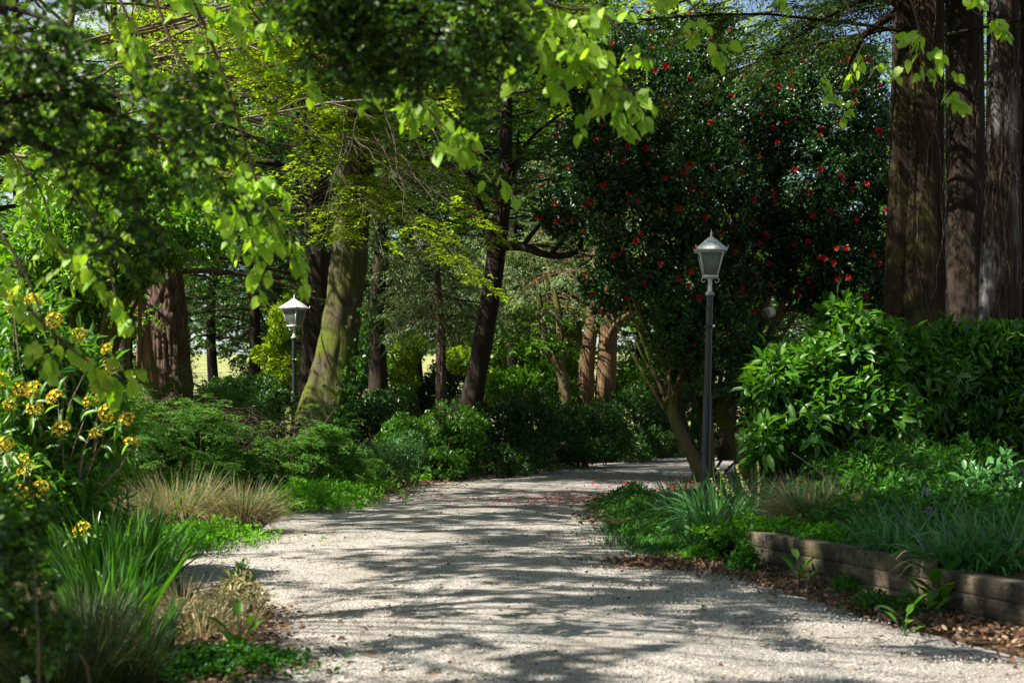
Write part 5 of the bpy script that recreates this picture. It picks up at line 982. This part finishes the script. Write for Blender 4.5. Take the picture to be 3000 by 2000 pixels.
# ================================================================== BACKGROUND WOOD
def bt(label, x, Y, H, r0, z0, rm, nb, mat, seed, bark='darkbark', **kw):
    p = px(x, 1240, Y); z = float(gh(p[0], p[1])); q = dict(ll=.16, lw=.095, spacing=.42, bl=1.7, m=8, tl=.7, k=8, group='trees of the wood behind the garden'); q.update(kw)
    return tree('woodland_tree', label, 'tree', (p[0], p[1], z), H, r0, z0, rm, nb, mat, seed, bark, **q)
con = dict(ll=.11, lw=.038, planar=.7, hang=.15, sag=.28, rise=.08, bl=1.0, spacing=.2, k=9, prof=lambda f: 1.05-.85*f)
def dc(label, x, Y, H, z0, rm, seed, **kw):
    p = px(x, 1240, Y); q = dict(con); q.update(kw); tree('dark_conifer', label, 'tree', (*p[:2], 0), H, .17, z0, rm, 36, 'darkconifer', seed, group='dark conifers on the left', m=8, tl=.4, **q)
dc('dark conifer with drooping lower boughs above the sunlit meadow gap', 640, 40, 12, 3.4, 2.3, 401); dc('dark conifer with a thicker stem left of the sunlit lantern', 742, 38, 13, 3.0, 2.5, 402); dc('dark conifer directly behind the sunlit lantern', 880, 41, 12.5, 3.2, 2.4, 403); dc('dark conifer half hidden behind the furrowed redwood', 540, 44, 13, 3.8, 2.5, 404)
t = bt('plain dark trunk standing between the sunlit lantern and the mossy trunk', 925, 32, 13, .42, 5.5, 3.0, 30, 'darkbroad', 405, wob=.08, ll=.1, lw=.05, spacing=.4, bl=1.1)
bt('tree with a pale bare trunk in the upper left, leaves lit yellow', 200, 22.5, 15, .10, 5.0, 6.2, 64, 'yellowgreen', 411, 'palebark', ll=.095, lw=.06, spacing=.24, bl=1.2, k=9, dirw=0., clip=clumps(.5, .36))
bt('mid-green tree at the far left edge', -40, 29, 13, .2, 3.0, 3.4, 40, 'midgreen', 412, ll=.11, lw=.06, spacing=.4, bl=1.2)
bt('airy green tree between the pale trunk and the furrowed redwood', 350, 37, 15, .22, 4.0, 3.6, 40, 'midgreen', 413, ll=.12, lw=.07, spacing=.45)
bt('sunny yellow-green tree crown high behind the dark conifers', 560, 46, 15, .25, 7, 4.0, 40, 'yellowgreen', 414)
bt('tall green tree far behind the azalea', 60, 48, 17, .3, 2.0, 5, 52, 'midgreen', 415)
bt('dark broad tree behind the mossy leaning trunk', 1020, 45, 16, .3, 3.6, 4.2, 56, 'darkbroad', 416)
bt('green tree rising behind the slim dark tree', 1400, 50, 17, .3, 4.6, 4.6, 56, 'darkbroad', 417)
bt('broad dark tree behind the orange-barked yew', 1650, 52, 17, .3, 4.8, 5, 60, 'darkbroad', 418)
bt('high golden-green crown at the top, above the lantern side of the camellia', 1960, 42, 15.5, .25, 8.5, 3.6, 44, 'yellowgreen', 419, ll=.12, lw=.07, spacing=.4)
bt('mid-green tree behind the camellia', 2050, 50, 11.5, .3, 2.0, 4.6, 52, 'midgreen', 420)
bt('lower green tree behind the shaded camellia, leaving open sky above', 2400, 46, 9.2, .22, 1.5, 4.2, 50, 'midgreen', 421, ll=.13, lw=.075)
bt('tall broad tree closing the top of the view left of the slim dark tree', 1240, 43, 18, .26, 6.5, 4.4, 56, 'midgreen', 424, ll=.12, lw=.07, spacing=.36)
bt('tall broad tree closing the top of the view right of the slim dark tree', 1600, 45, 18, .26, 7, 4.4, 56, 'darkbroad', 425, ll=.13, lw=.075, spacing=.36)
bt('tall tree with dense high crown behind the mossy trunk and lantern', 800, 50, 19, .28, 5.5, 4.6, 56, 'midgreen', 426, ll=.14, lw=.085)
bt('leafy tree pressing against the top of the camellia from behind', 2130, 38, 11.8, .2, 3, 3.4, 50, 'darkbroad', 427, ll=.11, lw=.06, spacing=.36)
bt('lit green tree seen between the cypress trunks', 2775, 40, 13, .25, 1.2, 3.6, 56, 'midgreen', 422, ll=.12, lw=.075)
bt('bright green tree at the right frame edge', 3060, 36, 13, .25, 1.0, 3.8, 60, 'midgreen', 423, ll=.12, lw=.075)
bt('distant rounded tree on the meadow beyond the left redwood', 350, 78, 15, .4, 2.2, 5.5, 50, 'midgreen', 431, ll=.26, lw=.16)
bt('distant tree on the meadow beyond the sunlit lantern', 860, 74, 16, .4, 2.0, 5.2, 50, 'darkbroad', 432, ll=.26, lw=.16)
bt('distant tree filling the view between the two leaning trunks', 1180, 70, 17, .4, 2.6, 5.5, 50, 'midgreen', 433, ll=.24, lw=.15)
bt('distant dark tree beyond the V-forked stem', 1570, 74, 17, .4, 1.8, 5.5, 50, 'darkbroad', 434, ll=.26, lw=.16)
bt('distant tree beyond the far path bend', 1880, 80, 14, .4, 3.4, 5.5, 50, 'midgreen', 435, ll=.26, lw=.16)
bt('distant tree to the right behind the camellias', 2280, 78, 11, .4, 1.5, 6, 50, 'midgreen', 436, ll=.26, lw=.16)
bt('distant tree behind the cypress trunks', 2700, 70, 15, .4, 1.5, 6, 50, 'darkbroad', 437, ll=.26, lw=.16)
bt('distant tree on the far left', 90, 72, 17, .4, 1.5, 6, 50, 'darkbroad', 438, ll=.26, lw=.16)
rgw = R(440); wood = MB()
def farwood():
    lf = MB(); bs = []
    for i in range(70):
        x = -75+i*2.4+rgw.normal(); Y = 150+rgw.normal()*6; zb = float(gh(x, Y)); h = 13+5*rgw.random()
        for j in range(9):
            a = j*2.4; bs.append(bough(rgw, [x, Y, zb+1+h*j/9], [math.cos(a), math.sin(a), .2], 4.2*(1.1-j/11), .1, .1, 5))
    grow(R(441), bs, 1.0, 2.0, 5, 1.2, 4, .6, .4, 'flat', .4, .2, .6, .1, None, lf); tag(lf.build('far_woodland', M['midgreen']), kind='stuff')
farwood()

# ================================================================== SKY, SUN, CAMERA
w = bpy.data.worlds.new('World'); bpy.context.scene.world = w; w.use_nodes = True; nt = w.node_tree; nt.nodes.clear()
sky = nd(nt, 'ShaderNodeTexSky'); sky.sky_type = 'NISHITA'; sky.sun_disc = False; sky.sun_elevation = EL; sky.sun_rotation = math.atan2(SX, SY)
tc = nd(nt, 'ShaderNodeTexCoord'); cn = nd(nt, 'ShaderNodeTexNoise', i_Scale=6.0, i_Detail=7.0, i_Roughness=.6); nt.links.new(tc.outputs['Generated'], cn.inputs['Vector'])
cl = ramp(nt, cn.outputs[0], [(.52, (0, 0, 0)), (.66, (1, 1, 1))]); sc_ = mixc(nt, cl, sky.outputs[0], (6.5, 6.7, 7.0))
bg = nd(nt, 'ShaderNodeBackground'); bg.inputs[1].default_value = .05; nt.links.new(sc_, bg.inputs[0]); wo = nd(nt, 'ShaderNodeOutputWorld'); nt.links.new(bg.outputs[0], wo.inputs[0])
sl = bpy.data.lights.new('sun', 'SUN'); sl.energy = 5.0; sl.angle = math.radians(.53); sl.color = (1, .95, .86); so = bpy.data.objects.new('sun', sl); C.objects.link(so); so.location = (-20, -8, 30)
hv = nrm(A([SX, SY])); S = Vector((hv[0]*math.cos(EL), hv[1]*math.cos(EL), math.sin(EL))); so.rotation_euler = S.to_track_quat('Z', 'Y').to_euler()
cd = bpy.data.cameras.new('camera'); cam = bpy.data.objects.new('camera', cd); C.objects.link(cam); cam.location = (0, 0, CH); cam.rotation_euler = (math.radians(90), 0, 0)
cd.sensor_width = 36; cd.lens = 36*F_/3000; cd.shift_y = (HY-1000)/3000; cd.clip_end = 3000; cd.clip_start = .05
cd.dof.use_dof = True; cd.dof.focus_distance = 19; cd.dof.aperture_fstop = 4.5
sc = bpy.context.scene; sc.camera = cam
sc.view_settings.view_transform = 'Standard'; sc.view_settings.look = 'None'; sc.view_settings.gamma = 1; sc.view_settings.exposure = 1.65
sc.render.engine = 'CYCLES'; sc.cycles.max_bounces = 8; sc.cycles.diffuse_bounces = 2; sc.cycles.transmission_bounces = 4; sc.cycles.transparent_max_bounces = 8; sc.cycles.use_denoising = True
sc.cycles.sample_clamp_indirect = 4
